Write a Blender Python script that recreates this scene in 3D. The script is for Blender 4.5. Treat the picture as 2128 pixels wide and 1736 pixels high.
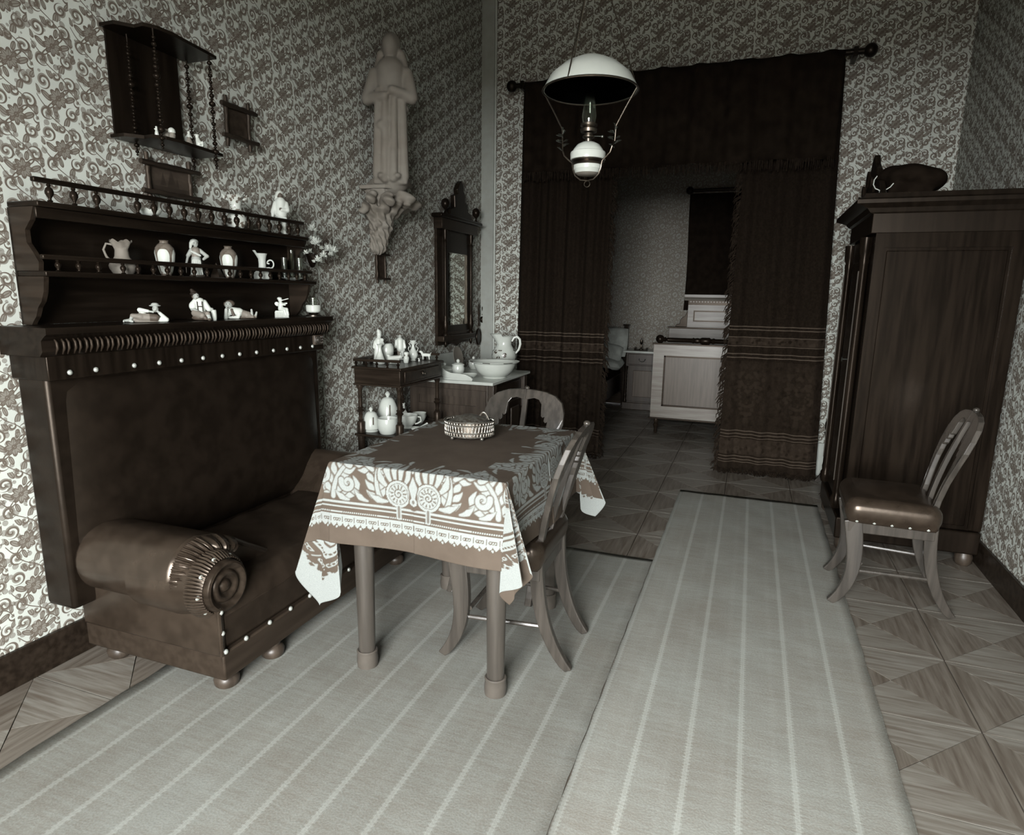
import bpy, math, random
import numpy as np
from mathutils import Vector, Matrix

# ---------------------------------------------------------------- clear
for o in list(bpy.data.objects):
    bpy.data.objects.remove(o, do_unlink=True)
SC = bpy.context.scene
COL = SC.collection
random.seed(7)
RNG = np.random.default_rng(7)
PI = math.pi

# ---------------------------------------------------------------- camera (focal length and angles solved from the photo's vanishing points)
IW, IH = 2128., 1736.
FOC, PX, PY, EYE = 1328., 1069., 878., 1.35
YAW, PITCH, ROLL = [math.radians(a) for a in (20.0, 11.29, -0.91)]
_f = np.array([-math.sin(YAW) * math.cos(PITCH), math.cos(YAW) * math.cos(PITCH), -math.sin(PITCH)])
_r = np.cross(_f, [0, 0, 1]); _r /= np.linalg.norm(_r)
_d = np.cross(_f, _r)
_c, _s = math.cos(ROLL), math.sin(ROLL)
RIGHT, DOWN = _c * _r + _s * _d, -_s * _r + _c * _d
FWD = _f
CAMP = np.array([0., 0., EYE])
cam_data = bpy.data.cameras.new('camera')
cam_data.sensor_fit = 'HORIZONTAL'
cam_data.sensor_width = 36.0
cam_data.lens = FOC / IW * 36.0
cam_data.shift_x = -(PX - IW / 2) / IW
cam_data.shift_y = (PY - IH / 2) / IW
cam_data.clip_start = 0.05
cam_data.clip_end = 60
cam = bpy.data.objects.new('camera', cam_data)
COL.objects.link(cam)
m = Matrix.Identity(4)
for i in range(3):
    m[i][0] = RIGHT[i]; m[i][1] = -DOWN[i]; m[i][2] = -FWD[i]; m[i][3] = CAMP[i]
cam.matrix_world = m
SC.camera = cam

# ---------------------------------------------------------------- light and exposure
SC.view_settings.view_transform = 'Standard'
SC.view_settings.look = 'None'
SC.view_settings.exposure = 0.0
SC.view_settings.gamma = 1.0
SC.view_settings.use_curve_mapping = False
world = bpy.data.worlds.new('overcast_sky')
SC.world = world
world.use_nodes = True
world.node_tree.nodes['Background'].inputs[0].default_value = (0.99, 1.0, 0.99, 1)
world.node_tree.nodes['Background'].inputs[1].default_value = 72.0          # overcast sky, seen only through the window
WIN_X0, WIN_X1, WIN_Z0, WIN_Z1, WIN_Y = -1.05, 0.50, 0.30, 2.45, -1.25
lt = bpy.data.lights.new('window_portal', 'AREA')                            # portal: guides the sky light through the window opening
lt.shape = 'RECTANGLE'
lt.size = WIN_X1 - WIN_X0
lt.size_y = WIN_Z1 - WIN_Z0
lt.cycles.is_portal = True
lo = bpy.data.objects.new('window_portal', lt)
COL.objects.link(lo)
lo.location = ((WIN_X0 + WIN_X1) / 2, WIN_Y - .01, (WIN_Z0 + WIN_Z1) / 2)
lo.rotation_euler = (math.radians(90), 0, 0)

# ---------------------------------------------------------------- pixel to place
def ray(x, y):
    return (x - PX) / FOC * RIGHT + (y - PY) / FOC * DOWN + FWD
def on_z(x, y, z=0.):
    d = ray(x, y); return CAMP + d * ((z - EYE) / d[2])
def on_x(x, y, X):
    d = ray(x, y); return CAMP + d * (X / d[0])
def on_y(x, y, Y):
    d = ray(x, y); return CAMP + d * (Y / d[1])
def proj(p):
    v = np.array(p, float) - CAMP
    w = v @ FWD
    return PX + FOC * (v @ RIGHT) / w, PY + FOC * (v @ DOWN) / w
def height_to(X, Y, ypix):
    lo_, hi_ = -1., 5.
    for _ in range(50):
        mid = (lo_ + hi_) / 2
        if proj((X, Y, mid))[1] > ypix: lo_ = mid
        else: hi_ = mid
    return mid
def facing(x, y):                       # turn so that local -Y looks to the middle of the room, where the camera stands
    return math.atan2(-y, -x) + PI / 2

# ---------------------------------------------------------------- materials
def tone(v):
    """the print's tone for an albedo: warm in the darks, cool in the lights"""
    t = min(1., max(0., v / .26)) ** .65
    a = np.array([1.42, .97, .66]); b = np.array([.965, 1.018, .94])
    c = a * (1 - t) + b * t
    return tuple(float(min(1, v * k)) for k in c) + (1.,)

class X:
    """tiny expression wrapper over math nodes"""
    def __init__(s, nt, sock): s.nt, s.k = nt, sock
    def op(s, o, b=None, c=None):
        n = s.nt.nodes.new('ShaderNodeMath'); n.operation = o
        for i, q in enumerate((s, b, c)):
            if q is None: continue
            if isinstance(q, X): s.nt.links.new(q.k, n.inputs[i])
            else: n.inputs[i].default_value = float(q)
        return X(s.nt, n.outputs[0])
    def __add__(s, o): return s.op('ADD', o)
    __radd__ = __add__
    def __sub__(s, o): return s.op('SUBTRACT', o)
    def __rsub__(s, o): return (s * -1.) + o
    def __mul__(s, o): return s.op('MULTIPLY', o)
    __rmul__ = __mul__
    def __truediv__(s, o): return s.op('DIVIDE', o)
    def __lt__(s, o): return s.op('LESS_THAN', o)
    def __gt__(s, o): return s.op('GREATER_THAN', o)
    def sin(s): return s.op('SINE')
    def cos(s): return s.op('COSINE')
    def abs(s): return s.op('ABSOLUTE')
    def floor(s): return s.op('FLOOR')
    def fr(s): return s.op('FRACT')
    def sqrt(s): return s.op('SQRT')
    def mn(s, o): return s.op('MINIMUM', o)
    def mx(s, o): return s.op('MAXIMUM', o)
    def at2(s, o): return s.op('ARCTAN2', o)
    def mod2(s): return (s * .5).fr() * 2.
    def sm(s, a, b):
        n = s.nt.nodes.new('ShaderNodeMapRange'); n.interpolation_type = 'SMOOTHSTEP'
        s.nt.links.new(s.k, n.inputs[0]); n.inputs[1].default_value = a; n.inputs[2].default_value = b
        return X(s.nt, n.outputs[0])

class Mat:
    def __init__(s, name, v=.3, rough=.6, spec=.4, metal=0., coat=0.):
        s.m = bpy.data.materials.new(name); s.m.use_nodes = True
        s.nt = s.m.node_tree
        s.b = s.nt.nodes['Principled BSDF']
        s.b.inputs['Base Color'].default_value = tone(v)
        s.b.inputs['Roughness'].default_value = rough
        s.b.inputs['Specular IOR Level'].default_value = spec
        s.b.inputs['Metallic'].default_value = metal
        s.b.inputs['Coat Weight'].default_value = coat
        if v < .03: s.b.inputs['Specular Tint'].default_value = (1., .84, .70, 1.)       # dark finishes gleam brown
    def node(s, t): return s.nt.nodes.new(t)
    def co(s, kind='Object'):
        n = s.node('ShaderNodeTexCoord'); return n.outputs[kind]
    def xyz(s, sock=None):
        n = s.node('ShaderNodeSeparateXYZ'); s.nt.links.new(sock or s.co(), n.inputs[0])
        return [X(s.nt, n.outputs[i]) for i in range(3)]
    def vec(s, *q):
        n = s.node('ShaderNodeCombineXYZ')
        for i, k in enumerate(q):
            if isinstance(k, X): s.nt.links.new(k.k, n.inputs[i])
            else: n.inputs[i].default_value = k
        return n.outputs[0]
    def noise(s, scale=10, detail=3, vec=None, rough=.55):
        n = s.node('ShaderNodeTexNoise'); n.inputs['Scale'].default_value = scale
        n.inputs['Detail'].default_value = detail; n.inputs['Roughness'].default_value = rough
        s.nt.links.new(vec or s.co(), n.inputs['Vector'])
        return X(s.nt, n.outputs[0])
    def voro(s, scale=10, vec=None, feature='F1', out=0):
        n = s.node('ShaderNodeTexVoronoi'); n.feature = feature; n.inputs['Scale'].default_value = scale
        s.nt.links.new(vec or s.co(), n.inputs['Vector'])
        return X(s.nt, n.outputs[out])
    def mix(s, fac, c1, c2):
        n = s.node('ShaderNodeMix'); n.data_type = 'RGBA'
        if isinstance(fac, X): s.nt.links.new(fac.k, n.inputs[0])
        else: n.inputs[0].default_value = fac
        for i, c in ((6, c1), (7, c2)):
            if isinstance(c, (tuple, list)): n.inputs[i].default_value = c
            else: s.nt.links.new(c, n.inputs[i])
        return n.outputs[2]
    def color(s, sock): s.nt.links.new(sock, s.b.inputs['Base Color']); return s
    def rough(s, x): s.nt.links.new(x.k, s.b.inputs['Roughness']); return s
    def bump(s, x, strength=.3, dist=.002):
        n = s.node('ShaderNodeBump'); n.inputs['Strength'].default_value = strength
        n.inputs['Distance'].default_value = dist
        s.nt.links.new(x.k, n.inputs['Height']); s.nt.links.new(n.outputs[0], s.b.inputs['Normal'])
        return s

def neutral(v): return (v * 1.15, v, v * .84, 1.)
def wood(name, v, rough=.35, axis=2, grain=.35, coat=.0, spec=.4, tone=tone):
    M = Mat(name, v, rough, spec, coat=coat)
    q = M.xyz()
    sc = [38., 38., 38.]; sc[axis] = 2.6
    g = M.noise(1.0, 4, M.vec(q[0] * sc[0], q[1] * sc[1], q[2] * sc[2]))
    M.color(M.mix(g.sm(.3, .7), tone(v * (1 - grain)), tone(v * (1 + grain))))
    M.bump(g, .12, .001)
    return M.m
def plain(name, v, rough=.6, spec=.4, metal=0., var=.12, scale=14, bump=.0, bscale=60, coat=0., tone=tone):
    M = Mat(name, v, rough, spec, metal, coat)
    n = M.noise(scale, 3)
    M.color(M.mix(n.sm(.3, .7), tone(v * (1 - var)), tone(v * (1 + var))))
    if bump: M.bump(M.noise(bscale, 4), bump, .002)
    return M.m
def painted(name, rough=.35, spec=.4):
    """glaze whose colours are painted on the piece (colour attribute)"""
    M = Mat(name, .6, rough, spec)
    a = M.node('ShaderNodeAttribute'); a.attribute_name = 'paint'
    M.color(a.outputs[0])
    return M.m

def floral(M, u, v, W, H):
    """half-drop repeat of rosettes, curling scrolls and leaves over a softer leaf ground; returns (line work, soft shapes)"""
    nz = M.noise(9., 2)
    u = u + (nz - .5) * .012; v = v + (M.noise(8., 2, M.vec(v, u, 3.)) - .5) * .012
    col = (u / W).floor()
    uu = ((u / W).fr() - .5) * W
    vv = ((v / H + col * .5).fr() - .5) * H
    k = W / .165
    r = (uu * uu + vv * vv).sqrt(); th = vv.at2(uu)
    lobe = (th * 4.).cos().abs() * (.012 * k)
    pet = (r - lobe) < .026 * k
    pet_in = (r - lobe * .8) < .020 * k
    eye = (r < .010 * k) * (r > .005 * k)
    line = (pet * (1. - pet_in)).mx(eye).mx(pet_in * ((th * 8.).cos() > .93))
    soft = pet
    for (cx, cy, sgn, R, ph) in ((.052, .060, 1, .027, .2), (-.052, .050, -1, .027, .6), (.050, -.048, -1, .025, .1), (-.047, -.058, 1, .026, .7), (.0, .080, 1, .018, .4), (.078, .0, -1, .018, .3)):
        du, dv = uu - cx * k, vv - cy * k
        rr = (du * du + dv * dv).sqrt(); t2 = dv.at2(du * float(sgn))
        q_ = (rr / (.021 * k) - t2 / (2 * PI) + ph).fr()
        inn = rr < R * k
        line = line.mx((q_ < .34) * inn); soft = soft.mx((q_ < .62) * inn)
    for (cx, cy, ang, a, b) in ((.046, .006, .5, .024, .011), (-.046, .002, 2.5, .024, .011), (.026, -.082, 1.2, .022, .011), (-.024, .084, 2.0, .02, .010), (.018, .048, 1.3, .018, .009), (-.016, -.05, 1.9, .018, .009), (.075, .035, 1.5, .018, .009), (.076, -.03, 1.0, .016, .009), (-.078, .02, 2., .016, .008)):
        ca, sa = math.cos(ang), math.sin(ang)
        du, dv = uu - cx * k, vv - cy * k
        p, q = du * (ca / a / k) + dv * (sa / a / k), dv * (ca / b / k) - du * (sa / b / k)
        e = p * p + q * q
        line = line.mx((e < 1.) * (e > .5)).mx((e < .5) * (q.abs() < .12)); soft = soft.mx(e < 1.)
    vine = ((uu - (vv * (2 * PI / H)).sin() * (.045 * k)).abs() < .0028).mx((vv - (uu * (2 * PI / W)).sin() * (.04 * k)).abs() < .0025)
    line = line.mx(vine)
    vec = M.vec(u, v, 0.)
    cell = M.voro(34. / k, vec); edge = M.voro(34. / k, vec, 'DISTANCE_TO_EDGE')
    bud = (cell < .40) * (M.noise(12., 1, vec) > .36)
    soft = soft.mx(bud * .8); line = line.mx(bud * (edge < .10) * .8)
    return line, soft

def wallpaper(name, axis, light, mid, dark, W=.165, H=.185):
    M = Mat(name, light, .75, .2)
    q = M.xyz()
    p, soft = floral(M, q[axis], q[2], W, H)
    fib = M.noise(5., 4)
    c1 = M.mix(fib.sm(.25, .75), tone(light * .9), tone(light * 1.06))
    M.color(M.mix(p, M.mix(soft, c1, tone(mid)), tone(dark)))
    return M.m

MT = {}
MT['paper_left'] = wallpaper('wallpaper_side', 1, .46, .17, .085, .145, .165)
MT['paper_back'] = wallpaper('wallpaper_end', 0, .46, .16, .085, .15, .17)
MT['plaster'] = plain('plaster_ceiling', .55, .8, .2)
MT['casing'] = plain('painted_casing', .26, .5, .3, var=.06)
MT['wood_dark'] = wood('ebonised_wood', .005, .3, 2, .4, spec=.16)
MT['wood_dark_y'] = wood('ebonised_wood_long', .005, .32, 1, .4, spec=.16)
MT['wood_walnut'] = wood('walnut_wood', .011, .32, 0, .4, spec=.2)
MT['wood_ward'] = wood('wardrobe_wood', .005, .24, 2, .5, spec=.085)
MT['wood_plinth'] = wood('sofa_plinth_wood', .017, .42, 1, .2, spec=.22)
MT['wood_mid'] = wood('brown_wood', .03, .4, 2, .3)
MT['wood_bed'] = wood('bed_wood', .135, .38, 0, .25, spec=.4)
MT['wood_bed_dark'] = wood('bed_panel_wood', .07, .4, 2, .2, spec=.3)
MT['wood_chair'] = wood('chair_wood', .032, .26, 2, .3, spec=.5, tone=neutral)
MT['wood_leg'] = wood('table_leg_wood', .037, .33, 2, .2, spec=.45, tone=neutral)
MT['leather'] = plain('black_leather', .005, .38, .2, var=.25, bump=.2, bscale=45)
MT['leather_seat'] = plain('seat_leather', .012, .48, .16, var=.2, bump=.2, bscale=45)
MT['leather_brown'] = plain('brown_leather', .015, .26, .5, var=.25, bump=.2, bscale=40)
MT['porcelain'] = plain('white_porcelain', .46, .22, .5, var=.03)
MT['biscuit'] = plain('pale_biscuit_porcelain', .40, .5, .3, var=.06)
MT['plaster_fig'] = plain('grey_plaster', .15, .7, .2, var=.1, scale=6)
MT['brass'] = plain('brass', .3, .28, .5, 1., var=.15)
MT['dark_metal'] = plain('dark_brass', .1, .32, .5, 1., var=.2)
MT['silver'] = plain('silver_wirework', .15, .42, .5, .85, var=.4, scale=90)
MT['nail'] = plain('nail_head', .5, .3, .5, .6)
MT['marble'] = plain('white_marble', .40, .25, .5, var=.1, scale=7)
MT['linen'] = plain('bed_linen', .30, .85, .2, var=.1, bump=.3, bscale=14)
MT['cloth_dark'] = plain('dark_cloth', .006, .95, .05, var=.3)
MT['painted'] = painted('painted_porcelain')
MT['painted_matt'] = painted('painted_bisque', .55, .3)
MT['flower'] = plain('white_petal', .46, .8, .2)
MT['leaf'] = plain('dark_leaf', .03, .6, .3)
MT['bark'] = wood('bark_branch', .012, .55, 2, .6)
MT['bark_y'] = wood('bark_branch_long', .011, .55, 1, .6)
g = Mat('clear_glass', .9, .03, .5); g.b.inputs['Transmission Weight'].default_value = 1.; MT['glass'] = g.m
wg = bpy.data.materials.new('window_pane'); wg.use_nodes = True
_n = wg.node_tree.nodes; _n.clear(); _o = _n.new('ShaderNodeOutputMaterial'); _m = _n.new('ShaderNodeMixShader'); _t = _n.new('ShaderNodeBsdfTransparent'); _q = _n.new('ShaderNodeBsdfGlossy')
_q.inputs['Roughness'].default_value = .02; _m.inputs[0].default_value = .06
wg.node_tree.links.new(_t.outputs[0], _m.inputs[1]); wg.node_tree.links.new(_q.outputs[0], _m.inputs[2]); wg.node_tree.links.new(_m.outputs[0], _o.inputs[0])
MT['window_pane'] = wg
g = Mat('mirror_glass', .55, .02, .5, 1.); MT['mirror'] = g.m

# ---------------------------------------------------------------- meshes
class MB:
    def __init__(s): s.V, s.F = [], []
    def add(s, V, F):
        b = len(s.V); s.V += [tuple(map(float, v)) for v in V]; s.F += [tuple(b + i for i in f) for f in F]; return s
    def box(s, x0, x1, y0, y1, z0, z1):
        return s.add([(x0, y0, z0), (x1, y0, z0), (x1, y1, z0), (x0, y1, z0), (x0, y0, z1), (x1, y0, z1), (x1, y1, z1), (x0, y1, z1)],
                     [(0, 3, 2, 1), (4, 5, 6, 7), (0, 1, 5, 4), (1, 2, 6, 5), (2, 3, 7, 6), (3, 0, 4, 7)])
    def lathe(s, prof, c=(0, 0, 0), n=24, axis='z', sx=1., sy=1.):
        V, F = [], []
        for r, z in prof:
            for i in range(n):
                a = 2 * PI * i / n
                x, y = r * math.cos(a) * sx, r * math.sin(a) * sy
                if axis == 'z': V.append((c[0] + x, c[1] + y, c[2] + z))
                elif axis == 'x': V.append((c[0] + z, c[1] + x, c[2] + y))
                else: V.append((c[0] + y, c[1] + z, c[2] + x))
        for j in range(len(prof) - 1):
            for i in range(n):
                k = (i + 1) % n
                F.append((j * n + i, j * n + k, (j + 1) * n + k, (j + 1) * n + i))
        if prof[0][0] > 1e-6: F.append(tuple(range(n - 1, -1, -1)))
        if prof[-1][0] > 1e-6: F.append(tuple((len(prof) - 1) * n + i for i in range(n)))
        return s.add(V, F)
    def ball(s, c, r, n=12, m_=8, sz=1.):
        return s.lathe([(max(1e-7, r * math.sin(PI * j / m_)), -r * sz * math.cos(PI * j / m_)) for j in range(m_ + 1)], c, n)
    def tube(s, pts, r, n=8, flat=1., cap=True):
        pts = [Vector(p) for p in pts]; V, F = [], []
        rs = r if isinstance(r, (list, tuple)) else [r] * len(pts)
        up = Vector((0, 0, 1)); prev = None
        for i, p in enumerate(pts):
            t = (pts[min(i + 1, len(pts) - 1)] - pts[max(i - 1, 0)]).normalized()
            if prev is None:
                a = up if abs(t.dot(up)) < .9 else Vector((1, 0, 0))
                u = t.cross(a).normalized()
            else:
                u = (prev - t * prev.dot(t)).normalized()
            prev = u; w = t.cross(u)
            for k in range(n):
                an = 2 * PI * k / n
                V.append(p + u * math.cos(an) * rs[i] + w * math.sin(an) * rs[i] * flat)
        for i in range(len(pts) - 1):
            for k in range(n):
                l = (k + 1) % n
                F.append((i * n + k, i * n + l, (i + 1) * n + l, (i + 1) * n + k))
        if cap:
            F.append(tuple(range(n - 1, -1, -1))); F.append(tuple((len(pts) - 1) * n + k for k in range(n)))
        return s.add(V, F)
    def prism(s, poly, d0, d1, plane='xz'):
        def P(a, b, d):
            return {'xz': (a, d, b), 'yz': (d, a, b), 'xy': (a, b, d)}[plane]
        n = len(poly)
        area = sum(poly[i][0] * poly[(i + 1) % n][1] - poly[(i + 1) % n][0] * poly[i][1] for i in range(n))
        if area < 0: poly = poly[::-1]
        V = [P(a, b, d0) for a, b in poly] + [P(a, b, d1) for a, b in poly]
        F = [tuple(range(n - 1, -1, -1)), tuple(range(n, 2 * n))] + [(i, (i + 1) % n, n + (i + 1) % n, n + i) for i in range(n)]
        if plane == 'xz': F = [f[::-1] for f in F]
        return s.add(V, F)
    def grid(s, P):
        """P: array rows x cols x 3"""
        a, b = len(P), len(P[0])
        V = [tuple(P[i][j]) for i in range(a) for j in range(b)]
        F = [(i * b + j, i * b + j + 1, (i + 1) * b + j + 1, (i + 1) * b + j) for i in range(a - 1) for j in range(b - 1)]
        return s.add(V, F)
    def warp(s, fn): s.V = [tuple(fn(*v)) for v in s.V]; return s

def obj(name, mb, mat, parent=None, smooth=True, bevel=0., ang=40, loc=None, rot=None):
    me = mb if isinstance(mb, bpy.types.Mesh) else bpy.data.meshes.new(name)
    if not isinstance(mb, bpy.types.Mesh):
        me.from_pydata(mb.V, [], mb.F)
        me.update()
        me.validate()
        if smooth:
            me.shade_smooth(); me.set_sharp_from_angle(angle=math.radians(ang))
        else:
            me.shade_flat()
    if not me.materials: me.materials.append(MT[mat] if isinstance(mat, str) else mat)
    o = bpy.data.objects.new(name, me); COL.objects.link(o)
    if parent is not None: o.parent = parent
    if loc is not None: o.location = loc
    if rot is not None: o.rotation_euler = rot
    if bevel:
        b = o.modifiers.new('bevel', 'BEVEL'); b.width = bevel; b.segments = 2; b.limit_method = 'ANGLE'; b.angle_limit = math.radians(50)
    return o
def thing(name, label, cat, loc=(0, 0, 0), rz=0., group=None):
    o = bpy.data.objects.new(name, None); COL.objects.link(o)
    o.empty_display_size = .05
    o.location = tuple(map(float, loc)); o.rotation_euler = (0, 0, rz)
    return tag(o, label, cat, group)
def tag(o, label, cat, group=None):
    o['label'] = label; o['category'] = cat
    if group: o['group'] = group
    return o
def struct(o, label=None):
    o['kind'] = 'structure'
    if label: o['label'] = label
    return o
def copy_tree(o, parent=None):
    c = o.copy(); COL.objects.link(c); c.parent = parent
    for ch in [q for q in bpy.data.objects if q.parent == o]:
        copy_tree(ch, c)
    return c

# ---------------------------------------------------------------- sculpted pieces: blended solids meshed with surface nets
def cap(a, b, ra, rb, v): return ('c', np.array(a, float), np.array(b, float), ra, rb, v)
def ell(c, r, v, rz=0., ry=0.): return ('e', np.array(c, float), np.array(r, float), rz, ry, v)
def blk(c, h, r, v, rz=0.): return ('b', np.array(c, float), np.array(h, float), r, rz, v)
def _d(p, P):
    if p[0] == 'c':
        a, b, ra, rb = p[1:5]; ab = b - a
        t = np.clip(((P - a) @ ab) / (ab @ ab + 1e-12), 0, 1)
        return np.linalg.norm(P - a - t[..., None] * ab, axis=-1) - (ra + (rb - ra) * t)
    c = p[1]; q = P - c
    rz = p[3] if p[0] == 'e' else p[4]
    if rz:
        cs, sn = math.cos(-rz), math.sin(-rz)
        q = np.stack([q[..., 0] * cs - q[..., 1] * sn, q[..., 0] * sn + q[..., 1] * cs, q[..., 2]], -1)
    if p[0] == 'e':
        ry = p[4]
        if ry:
            cs, sn = math.cos(-ry), math.sin(-ry)
            q = np.stack([q[..., 0] * cs + q[..., 2] * sn, q[..., 1], -q[..., 0] * sn + q[..., 2] * cs], -1)
        k0 = np.linalg.norm(q / p[2], axis=-1); k1 = np.linalg.norm(q / p[2] ** 2, axis=-1) + 1e-9
        return k0 * (k0 - 1) / k1
    e = np.abs(q) - (p[2] - p[3])
    return np.linalg.norm(np.maximum(e, 0), axis=-1) + np.minimum(e.max(-1), 0) - p[3]
def _bb(p):
    if p[0] == 'c':
        r = max(p[3], p[4]); return np.minimum(p[1], p[2]) - r, np.maximum(p[1], p[2]) + r
    R = np.linalg.norm(p[2]) if (p[3] if p[0] == 'e' else p[4]) or (p[0] == 'e' and p[4]) else p[2]
    return p[1] - R, p[1] + R
def sculpt(prims, n=44, k=.18, disp=None):
    """mesh of the smooth union; n cells along the longest side, k blend as a share of the cell-size*10"""
    lo_ = np.min([_bb(p)[0] for p in prims], 0); hi_ = np.max([_bb(p)[1] for p in prims], 0)
    h = (hi_ - lo_).max() / n
    lo_ = lo_ - 2.5 * h; hi_ = hi_ + 2.5 * h
    N = np.ceil((hi_ - lo_) / h).astype(int) + 1
    ax = [lo_[i] + h * np.arange(N[i]) for i in range(3)]
    P = np.stack(np.meshgrid(*ax, indexing='ij'), -1)
    kk = k * h * 10
    D = _d(prims[0], P)
    for p in prims[1:]:
        e = _d(p, P); hh = np.clip(.5 + .5 * (D - e) / kk, 0, 1)
        D = D * (1 - hh) + e * hh - kk * hh * (1 - hh)
    if disp is not None: D = D + disp(P)
    S = D < 0
    # cells with a sign change
    c = [D[i:N[0] - 1 + i, j:N[1] - 1 + j, l:N[2] - 1 + l] for i in (0, 1) for j in (0, 1) for l in (0, 1)]
    C = np.stack(c, -1); s_ = C < 0
    act = s_.any(-1) & ~s_.all(-1)
    idx = -np.ones(act.shape, int); idx[act] = np.arange(act.sum())
    off = np.array([(i, j, l) for i in (0, 1) for j in (0, 1) for l in (0, 1)], float)
    A = C[act]; acc = np.zeros((len(A), 3)); cnt = np.zeros(len(A))
    for a in range(8):
        for b in range(a + 1, 8):
            if np.abs(off[a] - off[b]).sum() != 1: continue
            x = (A[:, a] < 0) != (A[:, b] < 0)
            t = np.where(x, A[:, a] / (A[:, a] - A[:, b] + 1e-12), 0)
            acc += np.where(x[:, None], off[a] + t[:, None] * (off[b] - off[a]), 0); cnt += x
    V = lo_ + h * (np.argwhere(act) + acc / cnt[:, None])
    F = []
    for d in range(3):
        e1, e2 = [(1, 2), (2, 0), (0, 1)][d]
        sl0 = [slice(1, N[i] - 1) for i in range(3)]; sl0[d] = slice(0, N[d] - 1)
        sl1 = list(sl0); sl1[d] = slice(1, N[d])
        a, b = S[tuple(sl0)], S[tuple(sl1)]
        x = np.argwhere(a != b)
        if not len(x): continue
        flip = a[tuple(x.T)]
        base = x.copy()
        for i in range(3):
            if i != d: base[:, i] += 1
        def cell(o1, o2):
            q = base.copy(); q[:, e1] -= o1; q[:, e2] -= o2; return idx[tuple(q.T)]
        Q = np.stack([cell(1, 1), cell(0, 1), cell(0, 0), cell(1, 0)], 1)
        Q[~flip] = Q[~flip][:, ::-1]
        F.append(Q)
    F = np.concatenate(F)
    F = F[(F >= 0).all(1)]
    best = np.full(len(V), 1e9); val = np.zeros(len(V))
    for p in prims:
        e = _d(p, V); w = e < best; best[w] = e[w]; val[w] = p[-1]
    me = bpy.data.meshes.new('sculpted')
    me.from_pydata(V.tolist(), [], F.tolist()); me.update(); me.shade_smooth()
    a = me.color_attributes.new('paint', 'FLOAT_COLOR', 'POINT')
    lut = {v: tone(v) for v in set(val.tolist())}
    a.data.foreach_set('color', np.array([lut[v] for v in val.tolist()], 'f').ravel())
    return me
def pick(o): return o
# ================================================================ the room
WL, WR, WB, WF, WN, CEIL = -2.28, 1.22, 5.36, 8.12, -1.25, 3.85
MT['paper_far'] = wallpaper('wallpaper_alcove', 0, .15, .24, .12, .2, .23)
MT['floor_base'] = plain('floor_boards_below', .03, .7, .2)
# parquet tones
def parq(name, v, axis):
    M = Mat(name, v, .42, .45)
    q = M.xyz(); sc = [60., 60., 60.]; sc[axis] = 4.
    g = M.noise(1., 4, M.vec(q[0] * sc[0], q[1] * sc[1], q[2] * 9.))
    M.color(M.mix(g.sm(.25, .75), tone(v * .6), tone(v * 1.35))); M.bump(g, .15, .001)
    return M.m
MT['parquet_light'] = parq('oak_parquet_light', .14, 0)
MT['parquet_dark'] = parq('oak_parquet_dark', .10, 1)

fl = struct(obj('floor', MB().box(WL - .12, WR + .12, WN - .12, WF + .12, -.12, -.006), 'floor_base', smooth=False), 'oak parquet floor laid in crossed triangles')
S_, GAP = .44, .0012
def tri_mesh(k):
    h = S_ / 2 - GAP
    cs = [(-h, -h), (h, -h), (h, h), (-h, h)]
    a, b = cs[k], cs[(k + 1) % 4]
    mx, my = (a[0] + b[0]) / 2, (a[1] + b[1]) / 2
    d = .0022
    sh = (mx * .004, my * .004)
    pts = [(a[0] * .992 + sh[0], a[1] * .992 + sh[1]), (b[0] * .992 + sh[0], b[1] * .992 + sh[1]), (mx * .012, my * .012)]
    me = bpy.data.meshes.new('parquet_piece')
    mb = MB().prism(pts, -.006, 0., 'xy')
    me.from_pydata(mb.V, [], mb.F); me.update()
    me.materials.append(MT['parquet_light'] if k % 2 == 0 else MT['parquet_dark'])
    return me
TRI = [tri_mesh(k) for k in range(4)]
RUGS = [(-.380, .51, -.6, 4.52), (-1.90, -.383, -.6, 3.19)]
spots = []
ny = int((WF - .2 - .0) / S_) + 1
for i in range(8):
    for j in range(-4, ny):
        x, y = WL + .22 + i * S_, .24 + j * S_
        spots.append((x, y))
cand, rest = [], []
for x, y in spots:
    for k in range(4):
        px_, py_ = x + (0, .15, 0, -.15)[k], y + (-.15, 0, .15, 0)[k]
        hid = any(a + .05 < px_ < b - .05 and c < py_ < d - .05 for a, b, c, d in RUGS)
        vis = False
        if py_ > .9:
            u, v = proj((px_, py_, 0)); vis = -40 < u < 2168 and -40 < v < 1776
        (cand if vis and not hid else rest).append((math.hypot(px_, py_), x, y, k))
cand.sort()
rest += cand[290:]
for _, x, y, k in cand[:290]:
    o = bpy.data.objects.new('parquet_piece', TRI[k]); COL.objects.link(o); o.parent = fl; o.location = (x, y, 0)
for q in (0, 1):
    mb = MB()
    for _, x, y, k in rest:
        if k % 2 == q:
            me = TRI[k]
            mb.add([(v.co.x + x, v.co.y + y, v.co.z) for v in me.vertices], [tuple(p.vertices) for p in me.polygons])
    o = obj('parquet_field', mb, 'parquet_light' if q == 0 else 'parquet_dark', fl, smooth=False); o['kind'] = 'stuff'

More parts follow.
